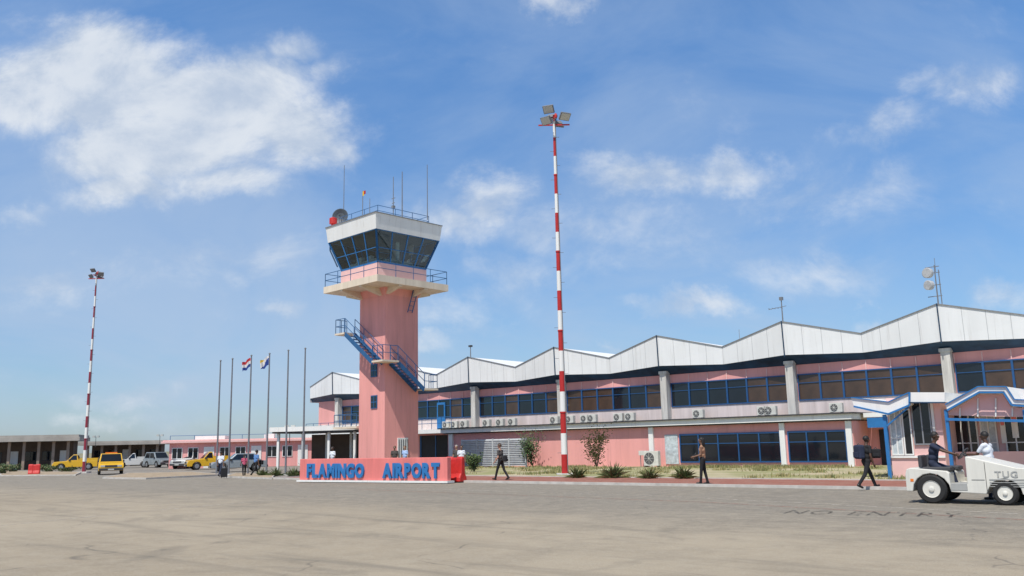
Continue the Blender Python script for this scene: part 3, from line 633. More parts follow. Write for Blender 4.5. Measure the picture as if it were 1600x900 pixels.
# ================= PLANTS
def shrub(name,label,px,pb,hgt,wid,n,mats,leaf=.09,stems=5,group=None,openness=.5,z=.04,spread=.11):
    g_=G(px,pb,z); t=thing(name,label,'plant',(g_.x,g_.y,z),random.random()*6,group); rnd=random.Random(int(px*13))
    st=MB(); tips=[]
    for i in range(stems):
        a=rnd.random()*6.28; p=Vector((0,0,0)); d=Vector((math.cos(a)*wid*.35,math.sin(a)*wid*.35,hgt*.6*rnd.uniform(.6,1.3)))
        q=p+d; st.tube(p,q,.025,.014,n=5); tips+=[p.lerp(q,.35),p.lerp(q,.6),q]
        for j in range(3):
            b=rnd.random()*6.28; s=p.lerp(q,rnd.uniform(.5,1)); e=s+Vector((math.cos(b)*wid*.22,math.sin(b)*wid*.22,hgt*rnd.uniform(.1,.38))); e.z=min(e.z,hgt*.97); st.tube(s,e,.012,.005,n=4); tips+=[e,s.lerp(e,.5)]
    st.build('stem',M['twig'],t)
    lf=MB()
    for i in range(n):
        c=rnd.choice(tips); off=Vector((rnd.gauss(0,1)*wid*spread,rnd.gauss(0,1)*wid*spread,rnd.gauss(0,1)*hgt*.07)); p=c+off; p.z=max(.03,p.z)
        a=Vector((rnd.gauss(0,1),rnd.gauss(0,1),rnd.gauss(0,.7))).normalized(); b=a.orthogonal().normalized()*leaf*.38; a=a*leaf*rnd.uniform(.6,1.3)
        lf.add([p-a*.5,p+b,p+a*.5,p-b],[(0,1,2,3)],rnd.choice([0,0,1,1,2]))
    lf.build('leaves',[M[m] for m in mats],t); return t
def agave(label,px,pb,r,group=None,z=.04,dry=.3,n=150):
    g_=G(px,pb,z); t=thing('spiky_plant',label,'plant',(g_.x,g_.y,z),0,group); rnd=random.Random(int(px)); mb=MB()
    for i in range(n):
        a=rnd.random()*6.28; e=rnd.uniform(.2,1.45)*rnd.uniform(.8,1); L_=r*rnd.uniform(.4,1.35); d=Vector((math.cos(a)*math.cos(e),math.sin(a)*math.cos(e),math.sin(e)))
        s=Vector((-math.sin(a),math.cos(a),0))*rnd.uniform(.015,.035); p=Vector((rnd.gauss(0,.14*r),rnd.gauss(0,.14*r),.02)); m1=p+d*L_*.55; q=p+d*L_+Vector((0,0,-.2*L_*math.cos(e)))
        mb.add([p-s*.7,p+s*.7,m1+s,q,m1-s],[(0,1,2,3,4)],0 if rnd.random()>dry else(1 if rnd.random()<.4 else 2))
    mb.build('blades',[M['plantD'],M['plantA'],M['plantC']],t); mb=MB(); mb.lathe((0,0,0),(0,0,1),[(.09,0),(.07,.12),(.03,.2)],8); mb.build('stem',M['twig'],t)
shrub('shrub','rounded dark green bush right of the red barrier',741,737,1.15,1.0,1500,['plantA','plantB','plantD'],.10,8)
shrub('tall_shrub','tall leggy shrub in front of the grey slatted screen',832,730,2.6,1.6,1300,['plantB','plantA','plantA'],.14,9,spread=.12)
shrub('tall_shrub','tall sparse bushy shrub just right of the striped mast',933,731,2.6,1.7,1200,['plantA','plantC','plantD'],.13,10,spread=.12)
agave('spiky green plant nearest the base of the striped mast',902,747,.56,dry=.45); agave('large half dry spiky plant, second right of the striped mast',958,747,.74,dry=.65,n=180); agave('spiky green plant, third right of the striped mast',1016,748,.55,dry=.55,n=110); agave('spiky green plant left of the woman in the tan top',1067,748,.60,dry=.35,n=150)
agave('small spiky plant left of the sign, near its edge',458,745,.55); agave('small spiky plant, middle of three left of the sign',432,744,.55); agave('small spiky plant near the walkers in the left group',411,744,.5)
shrub('shrub','dark bushy plant behind the left end of the sign',496,741,.9,1.8,900,['plantB','plantA','plantC'],.12,8)
shrub('shrub','small green bush behind the sign near the tower foot',590,741,.7,1.5,500,['plantB','plantA','plantC'],.12,6)
for i,(px,pb,hh,w) in enumerate(((20,738,.9,2.0),(75,738,.7,1.6),(105,738,.5,1.5),(3,741,1.0,1.4))):
    shrub('scrub_bush',['low dark scrub bush by the leftmost pavilion','small scrub bush left of the yellow pickup','scrub bush under the yellow pickup front','scrub bush cut by the left photo edge'][i],px,pb,hh,w,500,['plantB','plantA','plantC'],.14,6,z=0)
mb=MB(); rnd=random.Random(5); gx0=TF.inv(G(470,742)).x; gx1=xr+4
cl=[(rnd.uniform(gx0,gx1),rnd.uniform(yP+.5,-3.6),rnd.uniform(.4,1.6)) for i in range(100)]
x0_=pxL(1090,725,-3)[0]; x1_=pxL(1330,725,-3)[0]
cl+=[(rnd.uniform(x0_,x1_),rnd.uniform(-5.2,-3.4),rnd.uniform(.5,1.2)) for i in range(60)]
for (cx,cy,cr) in cl:
    gp_=rnd.uniform(.4,.9)
    for j in range(int(150*cr)):
        a=rnd.random()*6.28; r_=abs(rnd.gauss(0,.5))*cr; x=cx+math.cos(a)*r_; y=cy+math.sin(a)*r_*.7
        if y>-3.3 or y<yP+.2: continue
        hh=rnd.uniform(.05,.22); b=rnd.random()*6.28; dx=math.cos(b)*.022; dy=math.sin(b)*.022
        mb.add([(x-dx,y-dy,0),(x+dx,y+dy,0),(x+rnd.gauss(0,.04),y+rnd.gauss(0,.04),hh)],[(0,1,2)],0 if rnd.random()<gp_ else 1)
o=mb.build('grass',[M['grass1'],M['grass2']],loc=(TF.o.x,TF.o.y,.04),rz=RZ); tag(o,'patchy dry grass growing on the sandy verge before the terminal','grass',kind='stuff')
# ================= VEHICLES
def arc(cx,r,z0=.0,n=7): return [(cx+r*math.cos(PI-PI*i/(n-1)),z0+r*math.sin(PI-PI*i/(n-1))) for i in range(n)]
def vehicle(name,label,cat,loc,rz,L_,W,kind,paint,group=None):
    t=thing(name,label,cat,loc,rz,group); wr_=.34; xf=L_*.5-.85; xr_=-L_*.5+.85; gz=.32; hw=W/2
    if kind=='suv': belt=.98; top=1.68; cab=[(-L_/2+.12,belt),(L_/2-1.0,belt),(L_/2-1.6,top),(-L_/2+.35,top)]; hoodz=.95
    elif kind=='pickup': belt=.98; top=1.62; cab=[(-.35,belt),(L_/2-1.35,belt),(L_/2-1.95,top),(-.15,top)]; hoodz=.95
    else: belt=.88; top=1.45; cab=[(-L_/2+.45,belt),(L_/2-1.2,belt),(L_/2-1.9,top),(-L_/2+1.0,top)]; hoodz=.86
    poly=[(-L_/2,gz)]+arc(xr_,.42,gz-.0)+arc(xf,.42,gz)+[(L_/2,gz),(L_/2+.02,.6),(L_/2-.08,hoodz-.15),(L_/2-.2,hoodz-.06),(cab[1][0],belt),(cab[0][0],belt),(-L_/2,belt-.03)]
    mb=MB(); mb.prism_y(poly,-hw,hw); body=mb.build('body',paint,t,bevel=.04)
    mb=MB(); ins=.16
    vs=[(cab[0][0],-hw+.03,belt),(cab[1][0],-hw+.03,belt),(cab[1][0],hw-.03,belt),(cab[0][0],hw-.03,belt),(cab[3][0],-hw+ins,top),(cab[2][0],-hw+ins,top),(cab[2][0],hw-ins,top),(cab[3][0],hw-ins,top)]
    mb.add(vs,[(4,5,6,7),(0,1,5,4),(1,2,6,5),(2,3,7,6),(3,0,4,7),(0,3,2,1)]); mb.build('cabin',paint,t,bevel=.04)
    Vv=[Vector(v) for v in vs]
    def pane(i,j,k,l,u0,u1,v0,v1,nm):
        a,b,c,d=Vv[i],Vv[j],Vv[k],Vv[l]; n=(b-a).cross(d-a).normalized()*.006
        f=lambda u,v:(a.lerp(b,u)).lerp(d.lerp(c,u),v)+n
        mb=MB(); mb.quad(f(u0,v0),f(u1,v0),f(u1,v1),f(u0,v1)); mb.build(nm,M['glass'],t)
    pane(1,2,6,5,.05,.95,.08,.93,'windscreen'); pane(3,0,4,7,.08,.92,.15,.9,'rear_window')
    for (i,j,k,l) in((0,1,5,4),(2,3,7,6)):
        if kind=='pickup': pane(i,j,k,l,.12,.86,.12,.88,'side_window')
        else:
            pane(i,j,k,l,.08,.48,.12,.88,'side_window'); pane(i,j,k,l,.52,.9,.12,.88,'side_window')
    for x in(xf,xr_):
        for s_ in(-1,1):
            mb=MB(); mb.lathe((x,s_*(hw-.20),wr_),(0,s_,0),[(.2,0),(wr_,.02),(wr_,.17),(wr_-.04,.2),(.2,.2)],22); w=mb.build('wheel',M['rubber'],t)
            mb=MB(); mb.lathe((x,s_*(hw+.002),wr_),(0,s_,0),[(.20,0),(.18,.008),(.06,.012)],16); mb.build('rim',M['steel'],w)
    for s_ in(-1,1):
        mb=MB(); mb.box(L_/2-.06,L_/2+.03,s_*(hw-.32)-.17,s_*(hw-.32)+.17,.62,.76); mb.build('headlight',M['lamp'],t,bevel=.01)
        mb=MB(); mb.box(-L_/2-.02,-L_/2+.03,s_*(hw-.14)-.1,s_*(hw-.14)+.1,.62,.85); mb.build('tail_light',M['redplastic'],t)
    for x_ in(L_/2-.02,-L_/2-.09): mb=MB(); mb.box(x_,x_+.11,-hw+.04,hw-.04,.34,.52); mb.build('bumper',M['darkgrey'],t,bevel=.02)
    mb=MB(); mb.box(L_/2-.02,L_/2+.035,-.45,.45,.60,.76); mb.build('grille',M['darkgrey'],t)
    mb=MB(); mb.box(L_/2+.092,L_/2+.1,-.22,.22,.37,.48); mb.build('number_plate',M['lamp'],t)
    if kind=='pickup':
        mb=MB(); x0=-L_/2; x1=-.40; mb.box(x0,x1,-hw+.01,-hw+.07,belt-.03,belt+.24); mb.box(x0,x1,hw-.07,hw-.01,belt-.03,belt+.24); mb.box(x0,x0+.06,-hw+.07,hw-.07,belt-.03,belt+.22); mb.build('cargo_bed',paint,t)
    for s_ in(-1,1): mb=MB(); mb.box(cab[1][0]-.35,cab[1][0]-.18,s_*(hw+.02)-.06,s_*(hw+.02)+.06,belt+.02,belt+.17); mb.build('mirror',M['darkgrey'],t)
    return t
def gv(px,pb,z=-.015): g_=G(px,pb,z); return (g_.x,g_.y,z)
t=vehicle('parked_van','yellow compact van parked facing the camera by the far mast','van',gv(172,741),R(-64),3.9,1.85,'suv',M['yellow'])
mb=MB(); mb.box(-.2,.1,-.45,.45,1.69,1.78); mb.build('roof_beacon_bar',M['orange'],t)
vehicle('parked_pickup','yellow pickup truck seen side on left of the yellow van','pickup',gv(118,734.5),R(200),4.3,1.7,'pickup',M['yellow'])
vehicle('parked_pickup','white flatbed pickup behind the yellow van','pickup',gv(208,731),R(200),4.0,1.6,'pickup',M['carwhite'])
vehicle('parked_car','pale silver hatchback right of the white flatbed pickup','car',gv(247,730.5),R(-40),3.8,1.65,'suv',M['carsilver'])
vehicle('parked_pickup','white and dark windowed pickup left of the yellow pickup by the flagpoles','pickup',gv(294,732),R(-100),4.1,1.65,'pickup',M['carwhite'])
vehicle('parked_pickup','yellow pickup beside the man in white with a suitcase','pickup',gv(326,733.5),R(-150),4.1,1.65,'pickup',M['yellow'])
vehicle('parked_car','silver saloon car parked behind the flagpoles','car',gv(372,737),R(-155),4.3,1.7,'car',M['carsilver'])
# ================= PEOPLE
def skinmat(n,c): return mat(n,c,.55,.08,8)
SK1=skinmat('skin_dark',(.085,.04,.022)); SK2=skinmat('skin_brown',(.20,.10,.06)); SK3=skinmat('skin_light',(.45,.25,.17))
HB=mat('hair_black',(.012,.010,.009),.6,.2,20); HG=mat('hair_brown',(.08,.05,.03),.6,.2,20); HGy=mat('hair_grey',(.3,.29,.28),.7,.2,20)
EYE=mat('eye_white',(.7,.7,.68),.3,.02); 
def cloth(n,c): return mat(n,c,.9,.25,5,bump=.4,bscale=14)
CB=cloth('black_cloth',(.015,.015,.018)); CW=cloth('white_cloth',(.70,.73,.78)); CLB=cloth('blue_shirt',(.10,.22,.46)); CP=cloth('pink_top',(.50,.09,.16)); CT=cloth('tan_top',(.40,.22,.13)); CM=cloth('mottled_dark_shirt',(.07,.06,.055)); CN=cloth('navy_cloth',(.022,.03,.06)); CBl=cloth('pale_blue_shirt',(.35,.48,.72)); SH=mat('shoe_leather',(.02,.018,.016),.4,.1)
def person(label,loc,rz,H=1.75,lean=0,legs=((0,0),(0,0)),arms=((0,8,10),(0,8,10)),cols=(SK1,CB,CB,SH,HB),sleeve='short',hair='short',seat=None,headyaw=0,fem=False,bare=False):
    k=H/1.75; t=thing('person',label,'person',loc,rz)
    bones=[]; mb=MB()
    def cap(p,q,r1,r2,m): p=Vector(p)*1;q=Vector(q)*1; bones.append((p,q,r1,r2,m)); mb.capsule(p,q,r1,r2,n=12,m=m)
    pz=.93
    def up(v):
        v=Vector(v); a=R(lean); y=v.y; z=v.z-pz; return Vector((v.x,y*math.cos(a)+z*math.sin(a),pz+z*math.cos(a)-y*math.sin(a)))
    sw=.155 if fem else .175
    cap((-.075,0,.93),(.075,0,.93),.105,.105,2)
    cap(up((-.06,0,1.08)),up((.06,0,1.08)),.10 if fem else .112,.10 if fem else .112,1)
    cap(up((-.09,.0,1.25)),up((.09,0,1.25)),.112 if not fem else .105,.112 if not fem else .105,1)
    cap(up((-sw+.02,0,1.38)),up((sw-.02,0,1.38)),.07,.07,1)
    cap(up((0,0,1.0)),up((0,0,1.3)),.12,.12,1)
    cap(up((0,-.01,1.42)),up((0,.01,1.54)),.056,.052,0)
    hc=up((0,.015,1.64)); hy=R(headyaw); f=Vector((-math.sin(hy),math.cos(hy),0)); rt=Vector((math.cos(hy),math.sin(hy),0)); U=Vector((0,0,1))
    cap(hc-f*.02+U*.01,hc+f*.015+U*.015,.088,.082,0); cap(hc+f*.03-U*.065,hc+f*.04-U*.075,.055,.048,0)
    cap(hc+f*.095-U*.005,hc+f*.108-U*.03,.010,.016,0)
    for s_ in(-1,1): cap(hc+rt*s_*.086-U*.005,hc+rt*s_*.09-U*.035,.014,.010,0)
    minz=9; 
    for s_,(a,kn) in zip((-1,1),legs):
        a=R(a);b=a-R(kn); hp=Vector((s_*.09,0,.90)); kne=hp+Vector((s_*.015,math.sin(a)*.42,-math.cos(a)*.42)); an=kne+Vector((0,math.sin(b)*.42,-math.cos(b)*.42))
        cap(hp,kne,.088,.062,2)
        if bare: cap(kne,an,.055,.038,0)
        else: cap(kne,an,.062,.050,2)
        fb=b*.6; ft=Vector((0,math.cos(fb),math.sin(fb)))
        cap(an+Vector((0,0,-.025))-ft*.03,an+Vector((0,0,-.035))+ft*.15,.045,.034,3); minz=min(minz,an.z-.07,an.z-.035+ft.z*.15-.034)
    hands=[]
    for s_,(a,ab,e) in zip((-1,1),arms):
        a0=R(a+lean);b=R(ab); a1=a0+R(e); sh=up((s_*(sw+.01),0,1.385))
        el=sh+Vector((s_*math.sin(b),math.sin(a0)*math.cos(b),-math.cos(a0)*math.cos(b)))*.29
        d2=Vector((s_*math.sin(b)*.4,math.sin(a1),-math.cos(a1))).normalized(); wr_=el+d2*.25
        um=0 if sleeve=='none' else 1; md=sh.lerp(el,.62)
        if sleeve=='short': cap(sh,md,.058,.055,1); cap(md,el,.043,.040,0)
        else: cap(sh,el,.056 if um else .045,.046 if um else .038,um)
        cap(el,wr_,.040,.029,1 if sleeve=='long' else 0); cap(wr_,wr_+d2*.07,.028,.034,0); hands.append((wr_,d2,s_))
    src=mb.build('tmp',[M['dark']]); md_=src.modifiers.new('r','REMESH'); md_.mode='VOXEL'; md_.voxel_size=.016
    sm=src.modifiers.new('s','SMOOTH'); sm.iterations=3; sm.factor=.5
    dg=bpy.context.evaluated_depsgraph_get(); me=bpy.data.meshes.new_from_object(src.evaluated_get(dg)); bpy.data.objects.remove(src)
    nv=len(me.vertices); co=np.empty(nv*3); me.vertices.foreach_get('co',co); co=co.reshape(-1,3)
    fs=[tuple(p.vertices) for p in me.polygons]; fc=np.array([co[list(f_)].mean(0) for f_ in fs])
    best=np.full(len(fs),9.0); mi=np.zeros(len(fs),int)
    for (p,q,r1,r2,m) in bones:
        p=np.array(p);q=np.array(q); d=q-p; tt=np.clip(((fc-p)@d)/max(1e-9,d@d),0,1); ds=np.linalg.norm(fc-(p+tt[:,None]*d),axis=1)-(r1+(r2-r1)*tt)
        mk=ds<best; best[mk]=ds[mk]; mi[mk]=m
    bd=MB(); bd.v=[tuple(c) for c in co]; bd.f=fs; bd.m=[int(x) for x in mi]
    for (w,d,s_) in hands:
        side=d.cross(Vector((0,1,0)) if abs(d.y)<.8 else Vector((1,0,0))).normalized(); nrm=side.cross(d).normalized()
        for j,(o_,l_) in enumerate(((-.027,.060),(-.009,.072),(.010,.068),(.027,.052))):
            b0=w+d*.08+side*o_; b1=b0+d*l_*.55; b2=b1+(d*.8+nrm*.6).normalized()*l_*.5
            bd.capsule(b0-d*.02,b1,.0095,.0085,6,0); bd.capsule(b1,b2,.0085,.0065,6,0)
        b0=w+d*.03+side*.028; b1=b0+(d*.6+side*.8).normalized()*.035; bd.capsule(b0,b1,.012,.010,6,0); bd.capsule(b1,b1+d*.03,.010,.008,6,0)
    if seat is None: dz=-minz
    else: dz=seat-(.93-.10)*1
    body=bd.build('body',[cols[0],cols[1],cols[2],cols[3]],t,smooth=True,loc=(0,0,dz*k)); body.scale=(k,k,k)
    hm=MB(); c0=hc-f*.018+U*.022
    n=14; rings=7; vs=[];fs=[]
    for i in range(rings+1):
        ph=i/rings*R(112)
        for j in range(n):
            th=2*PI*j/n; front=max(0,math.cos(th))
            pp=ph*(1-.42*front*(i/rings)); d=f*math.cos(th)*math.sin(pp)+rt*math.sin(th)*math.sin(pp)+U*math.cos(pp)
            vs.append(c0+Vector((d.x*.098,d.y*.106,d.z*.100)))
    for i in range(rings):
        for j in range(n): fs.append((i*n+j,i*n+(j+1)%n,(i+1)*n+(j+1)%n,(i+1)*n+j))
    hm.add(vs,fs)
    if hair=='long': hm.capsule(c0-f*.06,c0-f*.07-U*.22,.075,.05,10); hm.capsule(c0-f*.05+rt*.05,c0-f*.04+rt*.06-U*.2,.04,.03,8); hm.capsule(c0-f*.05-rt*.05,c0-f*.04-rt*.06-U*.2,.04,.03,8)
    if hair=='tail': hm.capsule(c0-f*.10,c0-f*.15-U*.16,.035,.02,8)
    ho=hm.build('hair',cols[4],t,smooth=True,loc=(0,0,dz*k)); ho.scale=(k,k,k)
    for s_ in(-1,1):
        em=MB(); em.capsule(hc+f*.083+rt*s_*.03+U*.008,hc+f*.0835+rt*s_*.03+U*.008,.012,.012,8); eo=em.build('eye',[EYE],t,smooth=True,loc=(0,0,dz*k)); eo.scale=(k,k,k)
    return t,k,dz
def gp(px,pb,z=.05): g_=G(px,pb,z); return (g_.x,g_.y,z)
wk1=((24,4),(-20,22)); wk2=((-18,20),(24,6)); st=((2,2),(-2,2))
person('man in a white shirt walking away, pulling a dark suitcase',gp(344,745,0),R(-10),1.72,2,wk1,((-5,8,5),(-18,12,10)),(SK2,CW,CN,SH,HB))
person('woman in a pink top walking beside the man in a blue shirt',gp(381,745.5,0),R(25),1.50,3,wk2,((20,8,20),(-15,8,15)),(SK2,CP,CB,SH,HB),fem=True,hair='tail')
person('man in a blue shirt with a bag, third of the left walking group',gp(399,744.5,0),R(-35),1.76,4,wk1,((10,10,30),(-10,8,15)),(SK2,CLB,CB,SH,HB))
g1=G(500,744,.05);person('person in a white shirt behind the left half of the sign',(g1.x-.3,g1.y+5,.05),R(150),1.74,0,st,cols=(SK1,CW,CN,SH,HB))
g1=G(598,744,.05);person('dark haired person behind the sign gap between its two words, left one',(g1.x,g1.y+5,.05),R(180),1.70,0,st,cols=(SK2,CM,CN,SH,HG))
g1=G(614,744,.05);person('person in blue behind the sign at the A of the right word',(g1.x,g1.y+5.5,.05),R(150),1.70,0,st,cols=(SK3,CBl,CN,SH,HG))
g1=G(706,744,.05);person('grey haired person behind the right end of the sign, left of two',(g1.x,g1.y+4,.05),R(160),1.68,0,st,cols=(SK3,CM,CN,SH,HGy))
g1=G(716,744,.05);person('dark haired person behind the red barrier, right of two',(g1.x,g1.y+3,.05),R(190),1.65,0,st,cols=(SK2,CW,CN,SH,HB))
person('man in a dark mottled shirt striding past the grey screen',gp(783,750),R(60),1.74,4,((20,4),(-16,18)),((-10,12,45),(15,12,55)),(SK3,CM,CB,SH,HG))
person('woman in a tan sleeveless top and black trousers with long hair',gp(1100,757),R(70),1.76,0,((8,2),(-6,6)),((5,8,70),(-5,10,15)),(SK2,CT,CB,SH,HB),'none','long',fem=True)
person('man in black walking right with a backpack near the gate canopy',gp(1357,763),R(-75),1.76,6,((28,6),(-22,18)),((15,10,30),(-15,12,25)),(SK1,CB,CB,SH,HB))
def bag(name,label,cat,loc,rz,w,d,hh,mt):
    t=thing(name,label,cat,loc,rz); mb=MB(); mb.box(-w/2,w/2,-d/2,d/2,0,hh); mb.build('bag_body',mt,t,bevel=min(w,d)*.25)
    mb=MB(); mb.box(-w*.35,w*.35,-d/2-.05,-d/2-.002,.05,hh*.5); mb.build('pocket',mt,t,bevel=.015)
    mb=MB(); [mb.bar((s_*w*.28,d/2+.0,.05),(s_*w*.28,d/2+.02,hh-.03),.04,.012) for s_ in(-1,1)]; mb.tube((-.05,0,hh),(0,0,hh+.05),.01,n=5); mb.tube((.05,0,hh),(0,0,hh+.05),.01,n=5); mb.build('strap',M['darkgrey'],t)
    return t
g_=gp(1357,763); rz=R(-75); bk=Vector((-math.sin(rz),math.cos(rz),0))*-.23; bag('backpack','black backpack worn by the man walking near the gate canopy','backpack',(g_[0]+bk.x,g_[1]+bk.y,1.0),rz,.34,.22,.46,CN)
g_=gp(1367,763); bag('shoulder_bag','dark bag hanging at the side of the man walking near the gate','bag',(g_[0]+.12,g_[1]-.05,1.02),R(-20),.3,.16,.30,CB)
g_=gp(1093,757); bag('shoulder_bag','black handbag hanging at the side of the woman in tan','handbag',(g_[0]-.08,g_[1]+.05,.95),R(70),.28,.12,.24,CB)
g_=gp(790,750); bag('shoulder_bag','dark shoulder bag on the man striding past the screen','bag',(g_[0],g_[1]+.03,.9),R(80),.34,.16,.30,CB)
g_=gp(407,744,0); bag('shoulder_bag','dark bag carried by the man in the blue shirt','bag',(g_[0],g_[1],.75),R(-30),.36,.16,.28,CB)
g_=gp(350,747,0); t=thing('suitcase','small black wheeled suitcase pulled beside the man in white','suitcase',(g_[0],g_[1],0),R(15))
mb=MB(); mb.box(-.2,.2,-.13,.13,.06,.62); mb.build('case_body',CB,t,bevel=.03); mb=MB(); mb.bar((-.12,.1,.62),(-.12,.1,.98),.02); mb.bar((.12,.1,.62),(.12,.1,.98),.02); mb.bar((-.13,.1,.98),(.13,.1,.98),.03); mb.build('handle',M['steel'],t)
for s_ in(-1,1): mb=MB(); mb.lathe((s_*.16,.08,.04),(1,0,0),[(.04,-.015),(.04,.015)],10); mb.build('wheel',M['rubber'],t)
# ================= TUG TRACTOR
A=G(1458,787);B=G(1573,790); az=math.atan2(B.y-A.y,B.x-A.x); wb=(B-A).length
tg=thing('baggage_tractor','white open baggage tractor driving right at the photo edge','tractor',(A.x,A.y,0),az); ug=Frame(A,az)
hx=lambda px,py:ug.hit(px,py,0)
W=1.5
xw2=wb; x0=hx(1416,760)[0]; zdeck=hx(1430,731)[1]; xh=hx(1508,720)[0]; zh=hx(1508,713)[1]; zh2=hx(1600,731)[1]; xend=xw2+1.0; xft=hx(1484,750)[0]; zfl=.50
poly=[(x0,.30)]+arc(0,.46,.30,9)+[(xw2-.42,.26)]+arc(xw2,.38,.26,9)[1:]+[(xend,.26),(xend+.02,zh2-.12),(xend-.08,zh2-.03),(xw2+.3,zh2),(xh+.02,zh),(xh,zh-.03),(xh-.01,zfl),(xft,zfl),(xft,zdeck-.13),(xft-.06,zdeck-.08),(x0+.14,zdeck),(x0+.04,zdeck-.04),(x0,zdeck-.18)]
mb=MB(); mb.prism_y(poly,0,W); mb.build('body',M['tug'],tg,bevel=.02)
for x,r_ in((0,.365),(xw2,.29)):
    for y,s_ in((.0,-1),(W,1)):
        mb=MB(); mb.lathe((x,y-s_*.2,r_),(0,s_,0),[(r_*.5,0),(r_-.03,.0),(r_,.04),(r_,.18),(r_-.04,.22),(r_*.62,.22),(r_*.6,.16)],32); w=mb.build('wheel',M['rubber'],tg,smooth=False)
        mb=MB(); mb.lathe((x,y-s_*.2+s_*.15,r_),(0,s_,0),[(r_*.60,.05),(r_*.58,.065),(r_*.50,.03),(r_*.2,.02),(r_*.18,.08),(r_*.08,.09)],28); rm=mb.build('rim',M['tug'],w)
mb=MB(); mb.box(xh+.5,xh+1.35,-.012,-.003,zh2-.30,zh2-.27); [mb.box(xh+.5,xh+1.35,-.012,-.003,zh2-.36-.05*i,zh2-.345-.05*i) for i in range(3)]; mb.build('side_vents',M['tuggrey'],tg)
mb=MB(); mb.box(xh+.1,xw2-.42,-.006,-.002,.60,.612); mb.box(xh+.42,xh+.432,-.006,-.002,.34,zh-.15); mb.build('panel_seam',M['darkgrey'],tg)
xa_=hx(1554,740)[0];xb_=hx(1590,740)[0]; word('TUG',xa_,xb_,hx(1570,746)[1],hx(1570,736)[1],-.010,M['tuggrey'],tg,'letter',.004,.02,.12)
mb=MB(); mb.box(xft+.003,xh-.012,-.01,W*.5,.34,.52); mb.build('footwell_step',M['tuggrey'],tg,bevel=.01)
for y in(.35,1.1):
    mb=MB(); mb.box(-.22,xft+.02,y-.24,y+.24,zdeck-.09,zdeck+.02); s=mb.build('seat',M['darkgrey'],tg,bevel=.03); mb=MB(); mb.box(-.30,-.2,y-.24,y+.24,zdeck,zdeck+.32); mb.build('seat_back',M['darkgrey'],s,bevel=.03)
mb=MB(); c=Vector((xh-.12,.38,zh+.06)); ax=Vector((-.75,0,.66)).normalized(); a_=ax.orthogonal().normalized(); b_=ax.cross(a_)
for i in range(20):
    g0=2*PI*i/20;g1_=2*PI*(i+1)/20; mb.tube(c+a_*.18*math.cos(g0)+b_*.18*math.sin(g0),c+a_*.18*math.cos(g1_)+b_*.18*math.sin(g1_),.014,n=5)
for g0 in(0,2.1,4.2): mb.tube(c,c+a_*.18*math.cos(g0)+b_*.18*math.sin(g0),.012,n=5)
mb.tube(c,c-ax*.35,.025,n=8); mb.build('steering_wheel',M['darkgrey'],tg)
mb=MB(); mb.box(x0-.03,x0+.02,.2,1.3,.35,.48); mb.box(x0-.14,x0-.03,.62,.88,.38,.46); mb.build('tow_hitch',M['darkgrey'],tg,bevel=.01)
for y in(.1,W-.1): mb=MB(); mb.lathe((xend+.02,y+(.12 if y<.5 else -.12),.72),(1,0,0),[(.1,0),(.1,.03),(.07,.05)],14); mb.build('headlight',M['lamp'],tg)
mb=MB(); mb.box(x0-.015,x0+.02,.06,.2,.62,.72); mb.build('tail_light',M['redplastic'],tg)
mb=MB(); mb.box(x0+.12,x0+.2,-.008,-.002,.55,.62); mb.build('side_reflector',M['orange'],tg)
dl=ug.w(0,.38,0); person('driver in a dark shirt seated on the white tractor, arms forward',(dl.x,dl.y,0),az-R(90),1.74,8,((72,58),(60,50)),((48,6,12),(55,4,10)),(SK1,CN,CN,SH,HB),'short',seat=zdeck+.015)
hl=ug.w(xh+.12,W+.45,0); person('man in a white shirt standing behind the tractor bonnet',(hl.x,hl.y,0),az+R(75),1.78,4,st,((30,10,60),(20,10,30)),(SK1,CW,CN,SH,HB),'short',headyaw=10)
# ================= GATE CANOPY (right)
g_=G(1384,747,.04); kf=Frame(g_,RZ); k_=thing('gate_canopy','pink and white gate building with angular blue edged canopy at right','building',(kf.o.x,kf.o.y,.04),RZ)
def kh(px,py,y=-.6):
    a=kf.hit(px,py,y); return (a[0],a[1]-.04)
def kpoly(pts,y0,y1,mt,nm):
    mb=MB(); mb.prism_y([kh(*p,y0) for p in pts],y0,y1); return mb.build(nm,mt,k_)
def kline(pts,w,hh,y,mt,nm):
    mb=MB(); ps=[kh(*p,y) for p in pts]
    for a,b in zip(ps[:-1],ps[1:]): mb.bar((a[0],y,a[1]),(b[0],y,b[1]),w,hh)
    return mb.build(nm,mt,k_)
kpoly([(1330,621),(1388,628),(1421,613),(1421,632),(1388,646),(1334,634)],-.6,3.5,M['white'],'canopy_fascia')
kpoly([(1421.5,613),(1476,613),(1476,628),(1421.5,628)],-.6,4.0,M['white'],'parapet')
kpoly([(1477,632),(1528,604),(1572,604),(1585,624),(1660,628),(1660,634),(1582,631),(1569,611),(1530,611),(1480,640)],-.6,4.0,M['white'],'canopy_fascia')
kline([(1330,621),(1388,628),(1421,613)],.05,.04,-.64,M['bluebright'],'canopy_edge')
kline([(1334,635),(1388,647),(1421,633),(1421,613)],.05,.07,-.64,M['bluebright'],'canopy_edge')
kline([(1421,629),(1477,629)],.06,.05,-.64,M['navy'],'canopy_edge')
kline([(1477,632),(1528,604),(1572,604),(1585,624),(1660,628)],.05,.04,-.64,M['bluebright'],'canopy_edge')
kline([(1480,641),(1530,613),(1568,613),(1581,633),(1660,638)],.05,.07,-.64,M['bluebright'],'canopy_edge')
kline([(1478,655),(1660,659)],.10,.10,-.5,M['bluebright'],'canopy_beam')
def kpost(px,top,w=.13):
    a=kh(px,top,-.45); mb=MB(); mb.box(a[0]-w/2,a[0]+w/2,-.45-w/2,-.45+w/2,0,a[1]); mb.build('post',M['bluebright'],k_)
